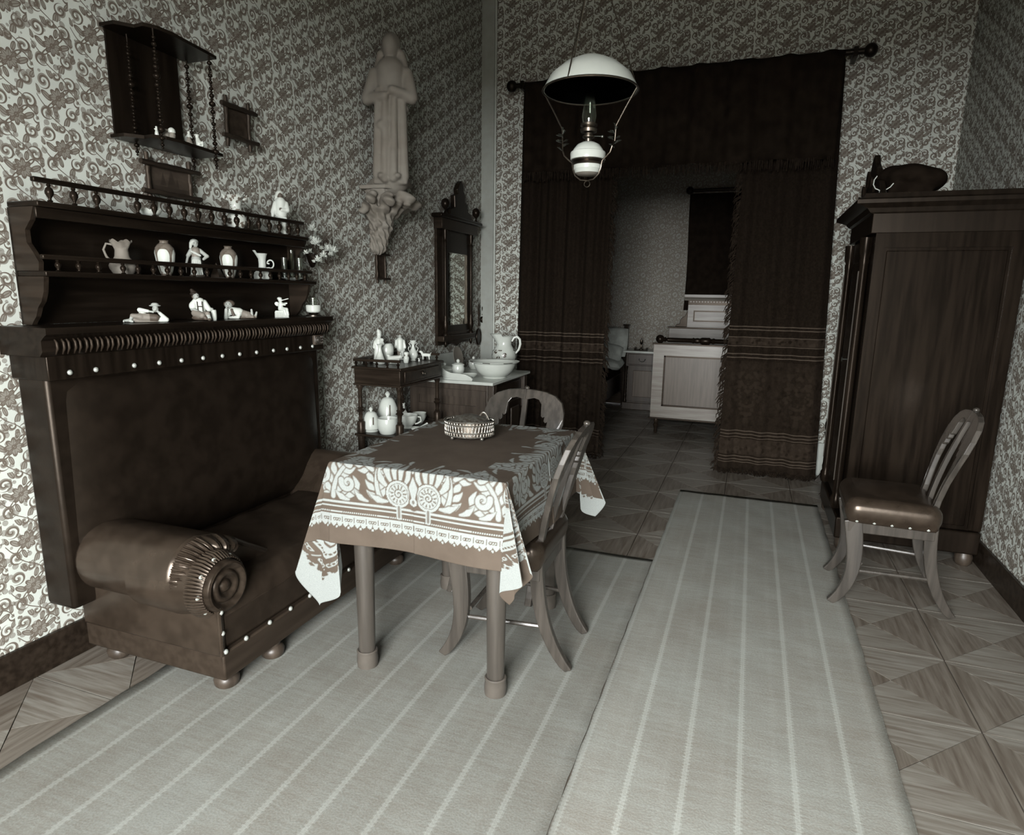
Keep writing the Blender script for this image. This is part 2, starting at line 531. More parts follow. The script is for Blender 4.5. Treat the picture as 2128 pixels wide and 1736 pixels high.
struct(obj('ceiling', MB().box(WL - .12, WR + .12, WN - .12, WF + .12, CEIL, CEIL + .1), 'plaster', smooth=False), 'plain plaster ceiling')
struct(obj('wall_left', MB().box(WL - .12, WL, WN - .12, WF + .12, 0, CEIL), 'paper_left', smooth=False), 'left wall papered with dark flowers and scrolls')
struct(obj('wall_right', MB().box(WR, WR + .12, WN - .12, WF + .12, 0, CEIL), 'paper_left', smooth=False), 'right wall papered with dark flowers and scrolls')
OPX0, OPX1, OPZ = -1.72, .36, 2.62
struct(obj('wall_back', MB().box(WL, OPX0, WB, WB + .16, 0, CEIL).box(OPX1, WR, WB, WB + .16, 0, CEIL).box(OPX0, OPX1, WB, WB + .16, OPZ, CEIL), 'paper_back', smooth=False),
       'papered end wall with a wide curtained opening')
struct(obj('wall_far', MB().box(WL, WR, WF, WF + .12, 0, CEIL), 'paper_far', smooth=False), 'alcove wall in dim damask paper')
struct(obj('wall_front', MB().box(WL, WIN_X0, WN - .12, WN, 0, CEIL).box(WIN_X1, WR, WN - .12, WN, 0, CEIL)
           .box(WIN_X0, WIN_X1, WN - .12, WN, 0, WIN_Z0).box(WIN_X0, WIN_X1, WN - .12, WN, WIN_Z1, CEIL), 'paper_back', smooth=False), 'wall behind the camera with a window')
w = MB()
for x in (WIN_X0, (WIN_X0 + WIN_X1) / 2 - .025, WIN_X1 - .05): w.box(x, x + .05, WN - .09, WN - .05, WIN_Z0, WIN_Z1)
for z in (WIN_Z0, WIN_Z0 + 1.1, WIN_Z1 - .05): w.box(WIN_X0, WIN_X1, WN - .09, WN - .05, z, z + .05)
win = struct(obj('window_1', w, 'casing', smooth=False), 'tall casement window')
for i in (0, 1):
    xa = WIN_X0 + .05 + i * (WIN_X1 - WIN_X0) / 2
    obj('pane', MB().box(xa, xa + .53, WN - .072, WN - .068, WIN_Z0 + .05, WIN_Z1 - .05), 'window_pane', win, smooth=False)
struct(obj('ground', MB().box(-40, 40, -60, WN - .5, -4.2, -4.), 'floor_base', smooth=False), 'dark street ground far below the window')
tr = struct(obj('trim_1', MB().box(WL, -2.165, WB - .03, WB, 0, CEIL), 'casing', smooth=False, bevel=.004), 'plain painted corner board beside the papered strip')
obj('bead', MB().tube([(-2.157, WB - .016, 0), (-2.157, WB - .016, CEIL)], .009, 10), 'biscuit', tr)
def baseb(name, x0, x1, y0, y1, mt='wood_walnut'): struct(obj(name, MB().box(x0, x1, y0, y1, 0, .26 if mt == 'biscuit' else .13), mt, smooth=False, bevel=.004), 'skirting board')
baseb('baseboard_left', WL, WL + .018, WN, WB)
baseb('baseboard_right', WR - .018, WR, WN, WB)
baseb('baseboard_back', OPX1, WR - .02, WB - .018, WB, 'biscuit')
baseb('baseboard_far', WL, WR, WF - .018, WF)

# ================================================================ striped floor runners
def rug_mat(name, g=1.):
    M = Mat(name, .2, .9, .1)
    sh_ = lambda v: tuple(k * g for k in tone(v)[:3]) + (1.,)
    q = M.xyz(); x, y = q[0], q[1]
    n1 = M.noise(3.2, 5); n2 = M.noise(160., 2); n3 = M.noise(1., 3, M.vec(x * 8., y * 70., 0.))
    t = (x / .148).fr(); d = (t - .5).abs()
    band = 1. - d.sm(.03, .055)
    dots = ((y * 430.).sin() > -.1)
    edge = (d > .025) * (d < .075)
    st = band * .75 + edge * dots * .5
    t2 = ((x / .148 + .35).fr() - .5).abs()
    st = st + (1. - t2.sm(.0, .12)) * .12
    v = n1 * .35 + n2 * .35 + n3 * .3
    c = M.mix(v.sm(.3, .7), sh_(.16), sh_(.25))
    M.color(M.mix(st.mn(1.) * .45, c, sh_(.40)))
    M.bump(n2 + st * .4, .35, .002)
    return M.m
MT['rug'] = rug_mat('striped_drugget'); MT['rug_shaded'] = rug_mat('striped_drugget_darker', .76)  # second copy darkened: weaker light on the left runner put into its colour
def rug(name, x0, x1, y0, y1, label, z=.001, mt='rug'):
    ny_, nx_ = 90, 24
    P = [[(x0 + (x1 - x0) * i / nx_ + (.0015 * math.sin(j * 1.7) if i in (0, nx_) else 0), y0 + (y1 - y0) * j / ny_,
           z + .005 + .0016 * math.sin(i * 1.1 + j * .35) * math.sin(j * .8)) for i in range(nx_ + 1)] for j in range(ny_ + 1)]
    o = obj(name, MB().grid(P), mt)
    sd = o.modifiers.new('thickness', 'SOLIDIFY'); sd.thickness = .004; sd.offset = -1
    return tag(o, label, 'rug', 'striped floor runners')
rug('striped_runner', *RUGS[0], 'long pale striped runner leading towards the curtained alcove')
rug('striped_runner', *RUGS[1], 'shorter striped runner lying under the table and sofa front', mt='rug_shaded')

# ================================================================ curtains of the alcove
def curtain_mat():
    M = Mat('portiere_cloth', .014, .95, .08)
    q = M.xyz(); x, z = q[0], q[2]
    def ln(z0, w=.004): return (z - z0).abs() < w
    lines = ln(1.142).mx(ln(1.118)).mx(ln(1.062, .003)).mx(ln(.995, .003)).mx(ln(.935)).mx(ln(.907)).mx(ln(.335)).mx(ln(.31)).mx(ln(.285, .003)).mx(ln(.13)).mx(ln(.105)).mx(ln(.085, .003))
    band = ((z - 1.03).abs() < .028).mx((z - .21).abs() < .062)
    t = M.voro(26.); w_ = M.noise(16., 3)
    pat = (t.sm(.2, .5)) * .6 + ((w_ * 22.).sin() > .2) * .4
    xx = ((x / .36).fr() - .5).abs(); zz = (z - .62).abs()
    rr = (xx * xx * .13 + zz * zz * .45).sqrt()
    med = (1. - rr.sm(.10, .2)) * ((M.voro(30., M.vec(xx * .36, 0., z)) < .45) * .8) * (z < .86) * (z > .36)
    mot = (M.voro(17.).sm(.1, .45)) * (z < .88) * .45
    base = M.mix(M.noise(70., 3).sm(.3, .7), tone(.004), tone(.008))
    c = M.mix((band * pat * .6).mn(1.), base, tone(.028))
    c = M.mix((med * .35 + mot * .4).mn(1.), c, tone(.022))
    c = M.mix(lines * .8, c, tone(.05))
    M.color(c); M.bump(M.noise(220., 2), .3, .002)
    return M.m
MT['portiere'] = curtain_mat()
MT['fringe'] = plain('curtain_fringe', .010, .9, .1, var=.4, scale=40)
def curtain(label, x0t, x1t, x0b, x1b, nf, zoff, fr_side, ztop=2.96, Y=5.2, seed=1):
    rn = random.Random(seed)
    t = thing('portiere', label, 'curtain', ((x0b + x1b) / 2, Y, 0), 0, 'alcove portieres')
    cx = (x0b + x1b) / 2
    nx_, nz = 110, 70
    ph = rn.random() * 6
    def pt(u, v):
        z = zoff + .012 + (ztop - .012 - zoff) * v if zoff > 0 else .012 + (ztop - .012) * v
        xa, xb = x0b + (x0t - x0b) * v, x1b + (x1t - x1b) * v
        amp = .030 * (.75 + .35 * math.sin(3.1 * u + ph)) * (1 - .25 * v)
        y = amp * math.sin(2 * PI * nf * u + ph + .5 * math.sin(2.3 * v + u * 3)) + .012 * math.sin(2 * PI * nf * 2.3 * u + 1.7)
        return (xa + (xb - xa) * u - cx, y, z + .007 * math.sin(2 * PI * nf * u + ph) * (1 - v))
    P = [[pt(i / nx_, j / nz) for i in range(nx_ + 1)] for j in range(nz + 1)]
    if zoff < 0: P = [[(x, y, z) for x, y, z in r] for r in P]
    f = obj('cloth', MB().grid([[(x, y, z - zoff * 0) for x, y, z in r] for r in P]), 'portiere', t)
    if zoff:                       # the woven bands of this panel hang a little lower: shift mesh against its own origin
        for v in f.data.vertices: v.co.z -= zoff
        f.location.z = zoff
    sd = f.modifiers.new('thickness', 'SOLIDIFY'); sd.thickness = .006; sd.offset = 0
    mb = MB()
    u = 1. if fr_side > 0 else 0.
    for k in range(430):
        v = rn.random()
        x, y, z = pt(u, v)
        L = .045 + .03 * rn.random()
        dx = fr_side * (.012 + .03 * rn.random()); dy = rn.uniform(-.02, .02)
        mb.tube([(x, y, z), (x + dx, y + dy, z - L * .5), (x + dx * rn.uniform(.8, 1.5), y + dy * 1.4, max(.004, z - L))], [.0035, .004, .0018], 4, cap=False)
    for k in range(230):
        uu = rn.random(); x, y, z = pt(uu, 0)
        mb.tube([(x, y - .004, .03), (x + rn.uniform(-.012, .012), y - .02 - .02 * rn.random(), .012), (x + rn.uniform(-.025, .025), y - .035 - .045 * rn.random(), .004)], [.003, .003, .0015], 4, cap=False)
    fo = obj('fringe', mb, 'fringe', t); fo['kind'] = 'stuff'
    return t
curtain('dark fringed curtain hanging left of the alcove opening, behind the washstand', -1.866, -1.10, -1.90, -1.135, 4.2, -.1, 1, seed=3)
curtain('dark fringed curtain hanging right of the alcove, beside the wardrobe', -.14, .455, -.165, .555, 2.6, 0., -1, seed=5)
# valance and pole
vt = thing('valance', 'dark fringed valance across the top of the alcove opening', 'valance', (-.68, 5.10, 0))
mb = MB(); rows = []
for j in range(13):
    v = j / 12; rows.append([(-1.13 + 2.25 * i / 120, .022 * math.sin(i * .42) + .01 * math.sin(i * .97), 2.3 + .68 * v + .012 * math.sin(i * .21) * (1 - v)) for i in range(121)])
vo = obj('cloth', mb.grid(rows), 'cloth_dark', vt)
sd = vo.modifiers.new('thickness', 'SOLIDIFY'); sd.thickness = .006
mb = MB(); rn = random.Random(4)
for k in range(500):
    x = -1.13 + 2.25 * rn.random(); L = .05 + .03 * rn.random()
    mb.tube([(x, rn.uniform(-.02, .02), 2.31), (x + rn.uniform(-.006, .006), rn.uniform(-.02, .02), 2.31 - L)], [.003, .002], 4, cap=False)
fo = obj('fringe', mb, 'fringe', vt); fo['kind'] = 'stuff'
cp = thing('curtain_pole', 'dark turned curtain pole above the alcove opening', 'curtain pole', (-.68, 5.2, 2.99))
obj('pole', MB().lathe([(.02, -1.24), (.02, 1.24)], axis='x', n=16), 'wood_dark', cp)
for sx in (-1, 1):
    obj('finial', MB().ball((sx * 1.28, 0, 0), .045), 'wood_dark', cp)
    obj('bracket', MB().box(sx * 1.19 - .015, sx * 1.19 + .015, -.02, WB - 5.2, -.03, .03), 'wood_dark', cp, bevel=.004)
# ================================================================ leather sofa with high panelled back
SX, SY0, SY1 = -1.556, 1.485, 2.80          # front plane, near end, far end
sofa = thing('leather_sofa', 'black leather sofa with a high panelled back, rolled arms and brass nails', 'sofa', (-1.9, 2.15, 0))
OX, OY = -1.9, 2.15
def S(mb): return mb.warp(lambda x, y, z: (x - OX, y - OY, z))
base = obj('plinth', S(MB().box(-2.2, SX, SY0, SY1, .062, .163)), 'wood_plinth', sofa, bevel=.006)
obj('front_panel', S(MB().box(-2.2, SX - .012, SY0 + .012, SY1, .163, .30)), 'leather_seat', sofa, bevel=.02)
# seat cushion, softly crowned
P = []
for i in range(25):
    r = []
    for j in range(41):
        u, v = i / 24, j / 40
        e = min(1., min(u, 1 - u, .5) * 14) ** .5
        e2 = min(1., min(v, 1 - v, .5) * 26) ** .5
        r.append((-2.12 + (.555 - .0) * u, SY0 + .02 + (SY1 - SY0 - .03) * v, .285 + .075 * e * e2 + .012 * math.sin(u * PI) + .004 * math.sin(v * 40 + u * 9)))
    P.append(r)
obj('seat', S(MB().grid(P)), 'leather_seat', sofa)
for x, y in ((-1.612, SY0 + .06), (-1.59, 1.75), (-1.60, 2.66), (-2.12, SY0 + .06), (-2.12, 2.7)):
    obj('foot', MB().lathe([(.030, 0), (.040, .012), (.043, .03), (.036, .045), (.028, .05), (.030, .064)], (x - OX, y - OY, 0), 20), 'wood_mid', sofa)
# the arms: a roll at each end that slopes down on to the seat
def arm(yc, sgn):
    prof = []
    zc, R = .412, .125
    sl = 1. if sgn > 0 else .55
    for k in range(15):
        an = math.radians(-70 + 160 * k / 14)
        prof.append((yc - sgn * R * math.cos(an), zc + R * math.sin(an)))
    prof += [(yc + sgn * .08 * sl, zc + R * .86), (yc + sgn * .16 * sl, zc + R * .55), (yc + sgn * .24 * sl, zc + R * .12), (yc + sgn * .32 * sl, zc - .035), (yc + sgn * .36 * sl, .355), (yc + sgn * .36 * sl, .31), (yc, .28)]
    return prof
for nm, yc, sgn in (('near', SY0 + .055, 1), ('far', SY1 - .085, -1)):
    pr = arm(yc, sgn)
    ar = obj('arm_roll', S(MB().prism(pr, -2.13, -1.68, 'yz')), 'leather_brown', sofa, bevel=.03)
    # gathered leather ruffle round the open end
    mb = MB(); ring = []
    N = 150
    cen = (yc + sgn * .03, .40)
    def outl(t):
        f = t * (len(pr) - 6); i = int(f); i = min(i, len(pr) - 7); w_ = f - i
        return pr[i][0] * (1 - w_) + pr[i + 1][0] * w_, pr[i][1] * (1 - w_) + pr[i + 1][1] * w_
    rows = []
    for s_ in range(7):
        v = s_ / 6; row = []
        for i in range(N + 1):
            y, z = outl(i / N)
            k = 1 - .42 * v ** 1.2
            pl = .007 * math.sin(i * .95 + 1.5 * math.sin(i * .13)) * math.sin(PI * min(1, v * .9 + .1)) + .004 * math.sin(i * 2.3)
            row.append((-1.685 + .055 * math.sin(v * PI * .62) + pl * 1.1, cen[0] + (y - cen[0]) * k * (1 + pl * .6), cen[1] + (z - cen[1]) * k * (1 + pl * .6)))
        rows.append(row)
    obj('ruffle', S(mb.grid(rows)), 'leather_brown', sofa)
    # bolster core and turned rosette
    c3 = (0, yc - OY - .012 * sgn, .388)
    bo = obj('bolster', MB().lathe([(.115, -.22), (.118, -.05), (.108, .0), (.10, .05), (.092, .075), (.088, .082)], (-1.66 - OX, c3[1], c3[2]), 40, 'x'), 'leather_brown', sofa)
    mb = MB()
    for k in range(56):
        an = 2 * PI * k / 56
        mb.tube([(-1.63 - OX, c3[1] + .112 * math.cos(an), c3[2] + .112 * math.sin(an)), (-1.60 - OX, c3[1] + .107 * math.cos(an), c3[2] + .107 * math.sin(an)), (-1.572 - OX, c3[1] + .093 * math.cos(an + .02), c3[2] + .093 * math.sin(an + .02))], [.003, .006, .0025], 5)
    obj('pleats', mb, 'leather_brown', bo)
    ro = obj('rosette', MB().lathe([(.088, 0), (.088, .014), (.084, .022), (.077, .025), (.070, .021), (.063, .012), (.056, .010), (.052, .017), (.045, .020), (.037, .018), (.030, .009), (.024, .007), (.019, .013), (.012, .019), (0, .021)], (-1.578 - OX, c3[1], c3[2]), 40, 'x'), 'wood_walnut', sofa)
    for k in range(9):
        an = 2 * PI * k / 9 + .4
        obj('brass_nail', MB().lathe([(.0085, 0), (.0075, .004), (0, .007)], (-1.588 - OX, c3[1] + .097 * math.cos(an), c3[2] + .097 * math.sin(an)), 10, 'x'), 'nail', bo)
# near end face: leather flap over the plinth
obj('end_panel', S(MB().box(-2.2, SX - .004, SY0 - .006, SY0 + .02, .15, .33)), 'leather_brown', sofa, bevel=.008)
obj('welt', S(MB().tube([(SX - .006, SY0, .155), (SX - .006, SY0, .33)], .008, 8)), 'leather_brown', sofa)
nail_me = None
def nail(x, y, z):
    global nail_me
    if nail_me is None:
        mb = MB().lathe([(.0095, 0), (.0085, .005), (.004, .008), (0, .009)], (0, 0, 0), 12, 'x')
        nail_me = bpy.data.meshes.new('brass_nail'); nail_me.from_pydata(mb.V, [], mb.F); nail_me.update(); nail_me.shade_smooth(); nail_me.materials.append(MT['nail'])
    o = bpy.data.objects.new('brass_nail', nail_me); COL.objects.link(o); o.parent = sofa; o.location = (x - OX, y - OY, z)
for p in ((464, 1361), (512, 1327), (561, 1293), (604, 1263), (644, 1235)):
    q = on_x(p[0], p[1], SX); nail(SX - .002, max(q[1], SY0 + .012), .166)
for y in (2.06, 2.2, 2.34, 2.48, 2.62, 2.75): nail(SX - .002, y, .166)
for z in (.235, .31): nail(SX - .004, SY0 + .006, z)
# high back
BXF, BY0, BY1 = -2.10, 1.40, 2.80
obj('backrest', S(MB().box(-2.26, BXF - .02, BY0, BY1, .25, 1.10)), 'leather', sofa, bevel=.015)
P = []
for i in range(31):
    r = []
    for j in range(25):
        u, v = i / 30, j / 24
        e = (min(1., min(u, 1 - u) * 9)) ** .5 * (min(1., min(v, 1 - v) * 9)) ** .5
        r.append((BXF - .03 + .045 * e - .012 * v, BY0 + .02 + (BY1 - BY0 - .03) * u, .34 + .73 * v))
    P.append(r)
obj('back_cushion', S(MB().grid(P)), 'leather', sofa)
obj('frieze', S(MB().box(-2.265, BXF + .012, BY0 - .01, BY1 + .005, 1.055, 1.135)), 'wood_dark', sofa, bevel=.004)
cor = obj('cornice', S(MB().prism([(-2.27, 1.135), (-2.085, 1.135), (-2.072, 1.15), (-2.072, 1.185), (-2.058, 1.197), (-2.045, 1.205), (-2.045, 1.226), (-2.27, 1.226)], BY0 - .03, 2.835, 'xz').warp(lambda x, y, z: (x, y, z))), 'wood_dark_y', sofa, smooth=False)
rib = MB().tube([(.0, 0, 1.192), (.012, 0, 1.178), (.013, 0, 1.160), (.002, 0, 1.140)], [.002, .0042, .0042, .002], 8)
rib_me = bpy.data.meshes.new('gadroon'); rib_me.from_pydata(rib.V, [], rib.F); rib_me.update(); rib_me.shade_smooth(); rib_me.materials.append(MT['wood_plinth'])
for k in range(74):
    o = bpy.data.objects.new('gadroon', rib_me); COL.objects.link(o); o.parent = cor; o.location = (-2.072 - OX, BY0 + .01 + k * .0191 + (.003 if k % 2 else 0) - OY, 0)
for p in ((279, 760), (331, 754), (377, 748), (422, 745), (462, 740), (498, 735), (533, 731), (568, 727), (596, 723), (624, 719), (649, 717)):
    q = on_x(p[0], p[1], BXF + .012); nail(BXF + .011, q[1], 1.077)
for y in (1.55, 1.46): nail(BXF + .011, y, 1.077)
# carved block under the cornice end
cb = MB().box(BXF + .01, BXF + .028, 2.715, 2.785, 1.083, 1.133)
cbo = obj('carved_block', S(cb), 'wood_mid', sofa, bevel=.004)
obj('boss', S(MB().lathe([(.02, 0), (.018, .006), (.012, .004), (.008, .009), (0, .01)], (BXF + .028, 2.737, 1.108), 16, 'x')), 'wood_leg', cbo)
for i in range(3):
    for j in range(2):
        obj('bead', S(MB().ball((BXF + .029, 2.763 + j * .012, 1.094 + i * .014), .005, 8, 6)), 'wood_leg', cbo)

# ================================================================ shelf standing on the sofa back
SHX = -2.14
sh = thing('tiered_shelf', 'dark two tier shelf with spindle railings standing on the sofa back', 'shelf', (-2.2, 2.15, 1.2275))
def H(mb): return mb.warp(lambda x, y, z: (x + 2.2, y - 2.15, z - 1.2275))
SE0, SE1 = 1.45, 2.80
obj('back_board', H(MB().box(-2.272, -2.262, SE0, SE1 - .02, 1.2275, 1.60)), 'wood_dark_y', sh)
obj('shelf_board', H(MB().box(-2.262, SHX + .012, SE0, 2.825, 1.384, 1.402)), 'wood_dark_y', sh, bevel=.004)
obj('top_board', H(MB().box(-2.272, SHX + .012, SE0, 2.775, 1.600, 1.618)), 'wood_dark_y', sh, bevel=.004)
obj('apron', H(MB().box(SHX - .012, SHX, SE0, 2.76, 1.565, 1.600)), 'wood_dark_y', sh, bevel=.004)
for y, s_ in ((SE1 - .03, 1), (SE0, 1)):
    up = [(-2.262, 1.402), (-2.16, 1.402), (-2.155, 1.43), (-2.175, 1.46), (-2.20, 1.49), (-2.20, 1.53), (-2.17, 1.56), (-2.15, 1.60), (-2.262, 1.60)]
    lw = [(-2.262, 1.2275), (-2.225, 1.2275), (-2.215, 1.24), (-2.20, 1.255), (-2.185, 1.285), (-2.165, 1.305), (-2.15, 1.335), (-2.14, 1.384), (-2.262, 1.384)]
    obj('side_bracket', H(MB().prism(up, y, y + .016, 'xz')), 'wood_walnut', sh, smooth=False)
    obj('side_bracket', H(MB().prism(lw, y, y + .016, 'xz')), 'wood_walnut', sh, smooth=False)
def rail(z0, z1, px_list, yend, fat):
    r = obj('rail', H(MB().box(SHX - .010, SHX + .008, SE0, yend, z1 - .016, z1)), 'wood_dark_y', sh, bevel=.004)
    h = z1 - .016 - z0
    prof = [(.006, 0), (.009, .06), (.005, .12), (.0045, .2), (fat, .45), (fat * 1.03, .58), (fat * .8, .74), (.004, .84), (.007, .9), (.005, 1.)]
    me = None
    for p in px_list:
        y = on_x(p, 540, SHX)[1] if not isinstance(p, float) else p
        if me is None:
            o = obj('baluster', MB().lathe([(a, b * h) for a, b in prof], (0, 0, 0), 14), 'wood_dark', sh); me = o.data
        else:
            o = obj('baluster', me, None, sh)
        o.location = (SHX + 2.2, y - 2.15, z0 - 1.2275)
def ys(px, ylin):  # pixel column on the rail line
    return float(on_x(px, ylin(px), SHX)[1])
rail(1.618, 1.690, [ys(p, lambda q: 430 + (q - 286) * .155) for p in (286, 320, 352, 383, 412, 440, 467, 492, 516, 538, 560, 581, 601, 619)] + [1.50, 1.58, 1.66], 2.752, .0125)
rail(1.402, 1.454, [ys(p, lambda q: 560 + (q - 256) * .06) for p in (256, 287, 319, 348, 376, 404, 431, 478, 500, 522, 542, 562, 581, 600, 617, 634)] + [1.50, 1.57, 1.64], 2.80, .0095)

# ================================================================ table, legs and cloth
TX0, TX1, TY0, TY1, TZ = -1.290, -.668, 1.755, 2.575, .785
tcx, tcy = (TX0 + TX1) / 2, (TY0 + TY1) / 2
MT['leg_cup'] = plain('worn_china_cup', .055, .4, .4, var=.15, tone=neutral)
tb = thing('dining_table', 'small rectangular table with thick round legs on white cups, under a patterned cloth', 'table', (tcx, tcy, .0))
obj('tabletop', MB().box(TX0 - tcx, TX1 - tcx, TY0 - tcy, TY1 - tcy, TZ - .028, TZ), 'wood_leg', tb, bevel=.006)
obj('apron', MB().box(TX0 - tcx + .045, TX1 - tcx - .045, TY0 - tcy + .045, TY1 - tcy - .045, TZ - .12, TZ - .028), 'wood_leg', tb, bevel=.003)
for x, y in ((-1.222, 1.822), (-.722, 1.835), (-.742, 2.50), (-1.228, 2.51)):
    obj('leg', MB().lathe([(.029, .062), (.030, .09), (.0325, .3), (.036, .55), (.038, TZ - .1)], (x - tcx, y - tcy, 0), 24), 'wood_leg', tb)
    obj('leg_cup', MB().lathe([(.030, .008), (.037, .008), (.039, .03), (.036, .06), (.038, .068), (.034, .072), (.030, .07)], (x - tcx, y - tcy, 0), 24), 'leg_cup', tb)
# ---------------------------------------------------------------- the woven tablecloth
OVX, OVR, OVY = .335, .275, .285
chx, chy = (TX1 - TX0) / 2 + .004, (TY1 - TY0) / 2 + .004
KEYA = [(0, 0, .03), (15, .20, .05), (30, .33, .06), (42, .33, .05), (50, .10, .03), (56, -.07, .03), (66, -.05, -.05), (78, .03, -.04), (90, .05, 0)]
KEYB = [(0, 0, .04), (14, .12, .10), (26, .25, .16), (38, -.02, .06), (48, .10, .03), (60, .26, -.08), (75, .15, -.04), (90, .06, 0)]
KEYC = [(0, 0, .06), (10, .02, .12), (20, .10, .10), (36, .10, -.02), (52, .36, .16), (66, .26, .05), (80, .12, .0), (90, .07, 0)]
def key(tab, ph):
    k = np.array(tab); f = np.degrees(ph)
    i = np.clip(np.searchsorted(k[:, 0], f) - 1, 0, len(k) - 2)
    w_ = (f - k[i, 0]) / (k[i + 1, 0] - k[i, 0]); w_ = .5 - .5 * np.cos(np.clip(w_, 0, 1) * PI)
    return k[i, 1] * (1 - w_) + k[i + 1, 1] * w_, k[i, 2] * (1 - w_) + k[i + 1, 2] * w_
def cloth():
    ha, hb = chx + OVX, chy + OVY
    na, nb = int(2 * ha / .0027), int(2 * hb / .0027)
    A, B = np.meshgrid(np.linspace(-ha, chx + OVR, na), np.linspace(-hb, hb, nb), indexing='ij')
    sa, sb = np.sign(A), np.sign(B)
    da, db = np.maximum(np.abs(A) - chx, 0), np.maximum(np.abs(B) - chy, 0)
    r = np.hypot(da, db); ph = np.arctan2(da, db + 1e-12)
    r = r * (1 + .22 * np.exp(-((np.degrees(ph) - 50) / 13) ** 2) * ((sa < 0) & (sb < 0)))       # this corner of the cloth hangs longest
    ox, oy = np.zeros_like(A), np.zeros_like(A)
    for qa, qb, tab in ((-1, -1, KEYA), (1, -1, KEYB), (-1, 1, KEYC), (1, 1, KEYC)):
        w_ = (sa == qa) & (sb == qb)
        x_, y_ = key(tab, ph); ox[w_], oy[w_] = x_[w_], y_[w_]
    # slow waves along the straight overhangs
    wav = np.where(db > da, np.sin(A * 11 + sb) * .05 * (1 - np.clip(da * 20, 0, 1)), 0)
    wav2 = np.where(da >= db, np.sin(B * 10 + 1.2 * sa) * .05 * (1 - np.clip(db * 20, 0, 1)), 0)
    e = np.clip(r / .012, 0, 1)
    rnd = .006 * e
    nrm = np.where(r > 1e-9, 1 / np.maximum(r, 1e-9), 0)
    dx, dy = da * nrm, db * nrm
    Xp = sa * (np.minimum(np.abs(A), chx) + rnd * dx + r * ox + r * wav2)
    Yp = sb * (np.minimum(np.abs(B), chy) + rnd * dy + r * oy + r * wav)
    o2 = np.clip(ox ** 2 + oy ** 2, 0, .8)
    Zp = -np.maximum(0, r - .006) * np.sqrt(1 - o2)
    Zp += .0012 * np.sin(A * 23 + B * 7) * (r == 0)
    V = np.stack([Xp, Yp, Zp], -1).reshape(-1, 3)
    # ---- woven pattern in flat cloth coordinates: t from the hem inwards, s along the side from its middle
    ta, tb_ = np.where(A < 0, ha + A, chx + OVR - A), hb - np.abs(B)
    side = ta < tb_
    t = np.where(side, ta, tb_).ravel(); s = np.abs(np.where(side, B, A)).ravel()
    L = np.where(side, hb, ha).ravel()
    Mk = np.zeros(len(t))
    def stroke(pts, w0, w1, val=1.):
        pts = np.array(pts, float)
        mg = max(w0, w1) + .002
        box = (s > pts[:, 0].min() - mg) & (s < pts[:, 0].max() + mg) & (t > pts[:, 1].min() - mg) & (t < pts[:, 1].max() + mg)
        ix = np.nonzero(box)[0]
        if not len(ix): return
        q = np.stack([s[ix], t[ix]], -1); hit = np.zeros(len(ix)); n = len(pts) - 1
        for i in range(n):
            a, b = pts[i], pts[i + 1]; ab = b - a
            u = np.clip(((q - a) @ ab) / (ab @ ab + 1e-12), 0, 1)
            dd = np.hypot(*(q - a - u[:, None] * ab).T)
            f = (i + u) / n
            hit = np.maximum(hit, np.clip(((w0 + (w1 - w0) * f) - dd) / .003 + .5, 0, 1))
        c_ = hit * 1.; Mk[ix] = Mk[ix] * (1 - c_) + val * c_
    def leaf(x, y, an, ln, wd, bend, val=1.):
        pts = []; n = 8
        for i in range(n + 1):
            f = i / n; a = an + bend * f
            pts.append((x, y)); x += math.cos(a) * ln / n; y += math.sin(a) * ln / n
        h = n // 2
        stroke(pts[:h + 1], wd * .35, wd, val); stroke(pts[h:], wd, .0015, val)
    def curl(cx, cy, r0, a0, turns, w0, w1, sg=1):
        n = int(14 * turns) + 4
        stroke([(cx + r0 * (1 - .82 * i / n) * math.cos(a0 + sg * 2 * PI * turns * i / n), cy + r0 * (1 - .82 * i / n) * math.sin(a0 + sg * 2 * PI * turns * i / n)) for i in range(n + 1)], w0, w1)
    # lace band
    lace = (t > .062) & (t < .104)
    per = .044; u = (s / per) % 1.
    edge = .066 + .012 * np.abs(np.sin(PI * s / (per / 2)))
    Mk[lace & (t > .076 - .014 * np.abs(np.sin(PI * s / (per / 2))) ** .6)] = 1
    for cu in (.3, .5, .7):
        rr = np.hypot((u - cu) * per, t - .086)
        Mk[lace & (rr < .0058) & (rr > .0030)] = 0
    Mk[lace & (np.abs(u - .02) < .04) & (t > .078) & (t < .096)] = 0
    rr = np.hypot((u - .5) * per, t - .060); Mk[rr < .0042] = 1
    Mk[(t > .104) & (t < .108)] = 0
    Mk[(t > .109) & (t < .114) & ((s * 260) % 1. > .25)] = 1
    Mk[(t > .128) & (t < .134)] = 1
    Mk[(t > .142) & (t < .150)] = 1
    # medallions, palmette, acanthus plumes and curls, every leaf parted from its neighbour by a dark line
    def lf(x, y, an, ln, wd, bend):
        leaf(x, y, an, ln * 1.04, wd + .0042, bend, 0.); leaf(x, y, an, ln, wd, bend, 1.)
    def cu(cx, cy, r0, a0, sg, w=.0105):
        n = 22
        pts = [(cx + r0 * (1 - .80 * i / n) * math.cos(a0 + sg * 2 * PI * 1.25 * i / n), cy + r0 * (1 - .80 * i / n) * math.sin(a0 + sg * 2 * PI * 1.25 * i / n)) for i in range(n + 1)]
        stroke(pts, w + .004, .006, 0.); stroke(pts, w, .0035, 1.)
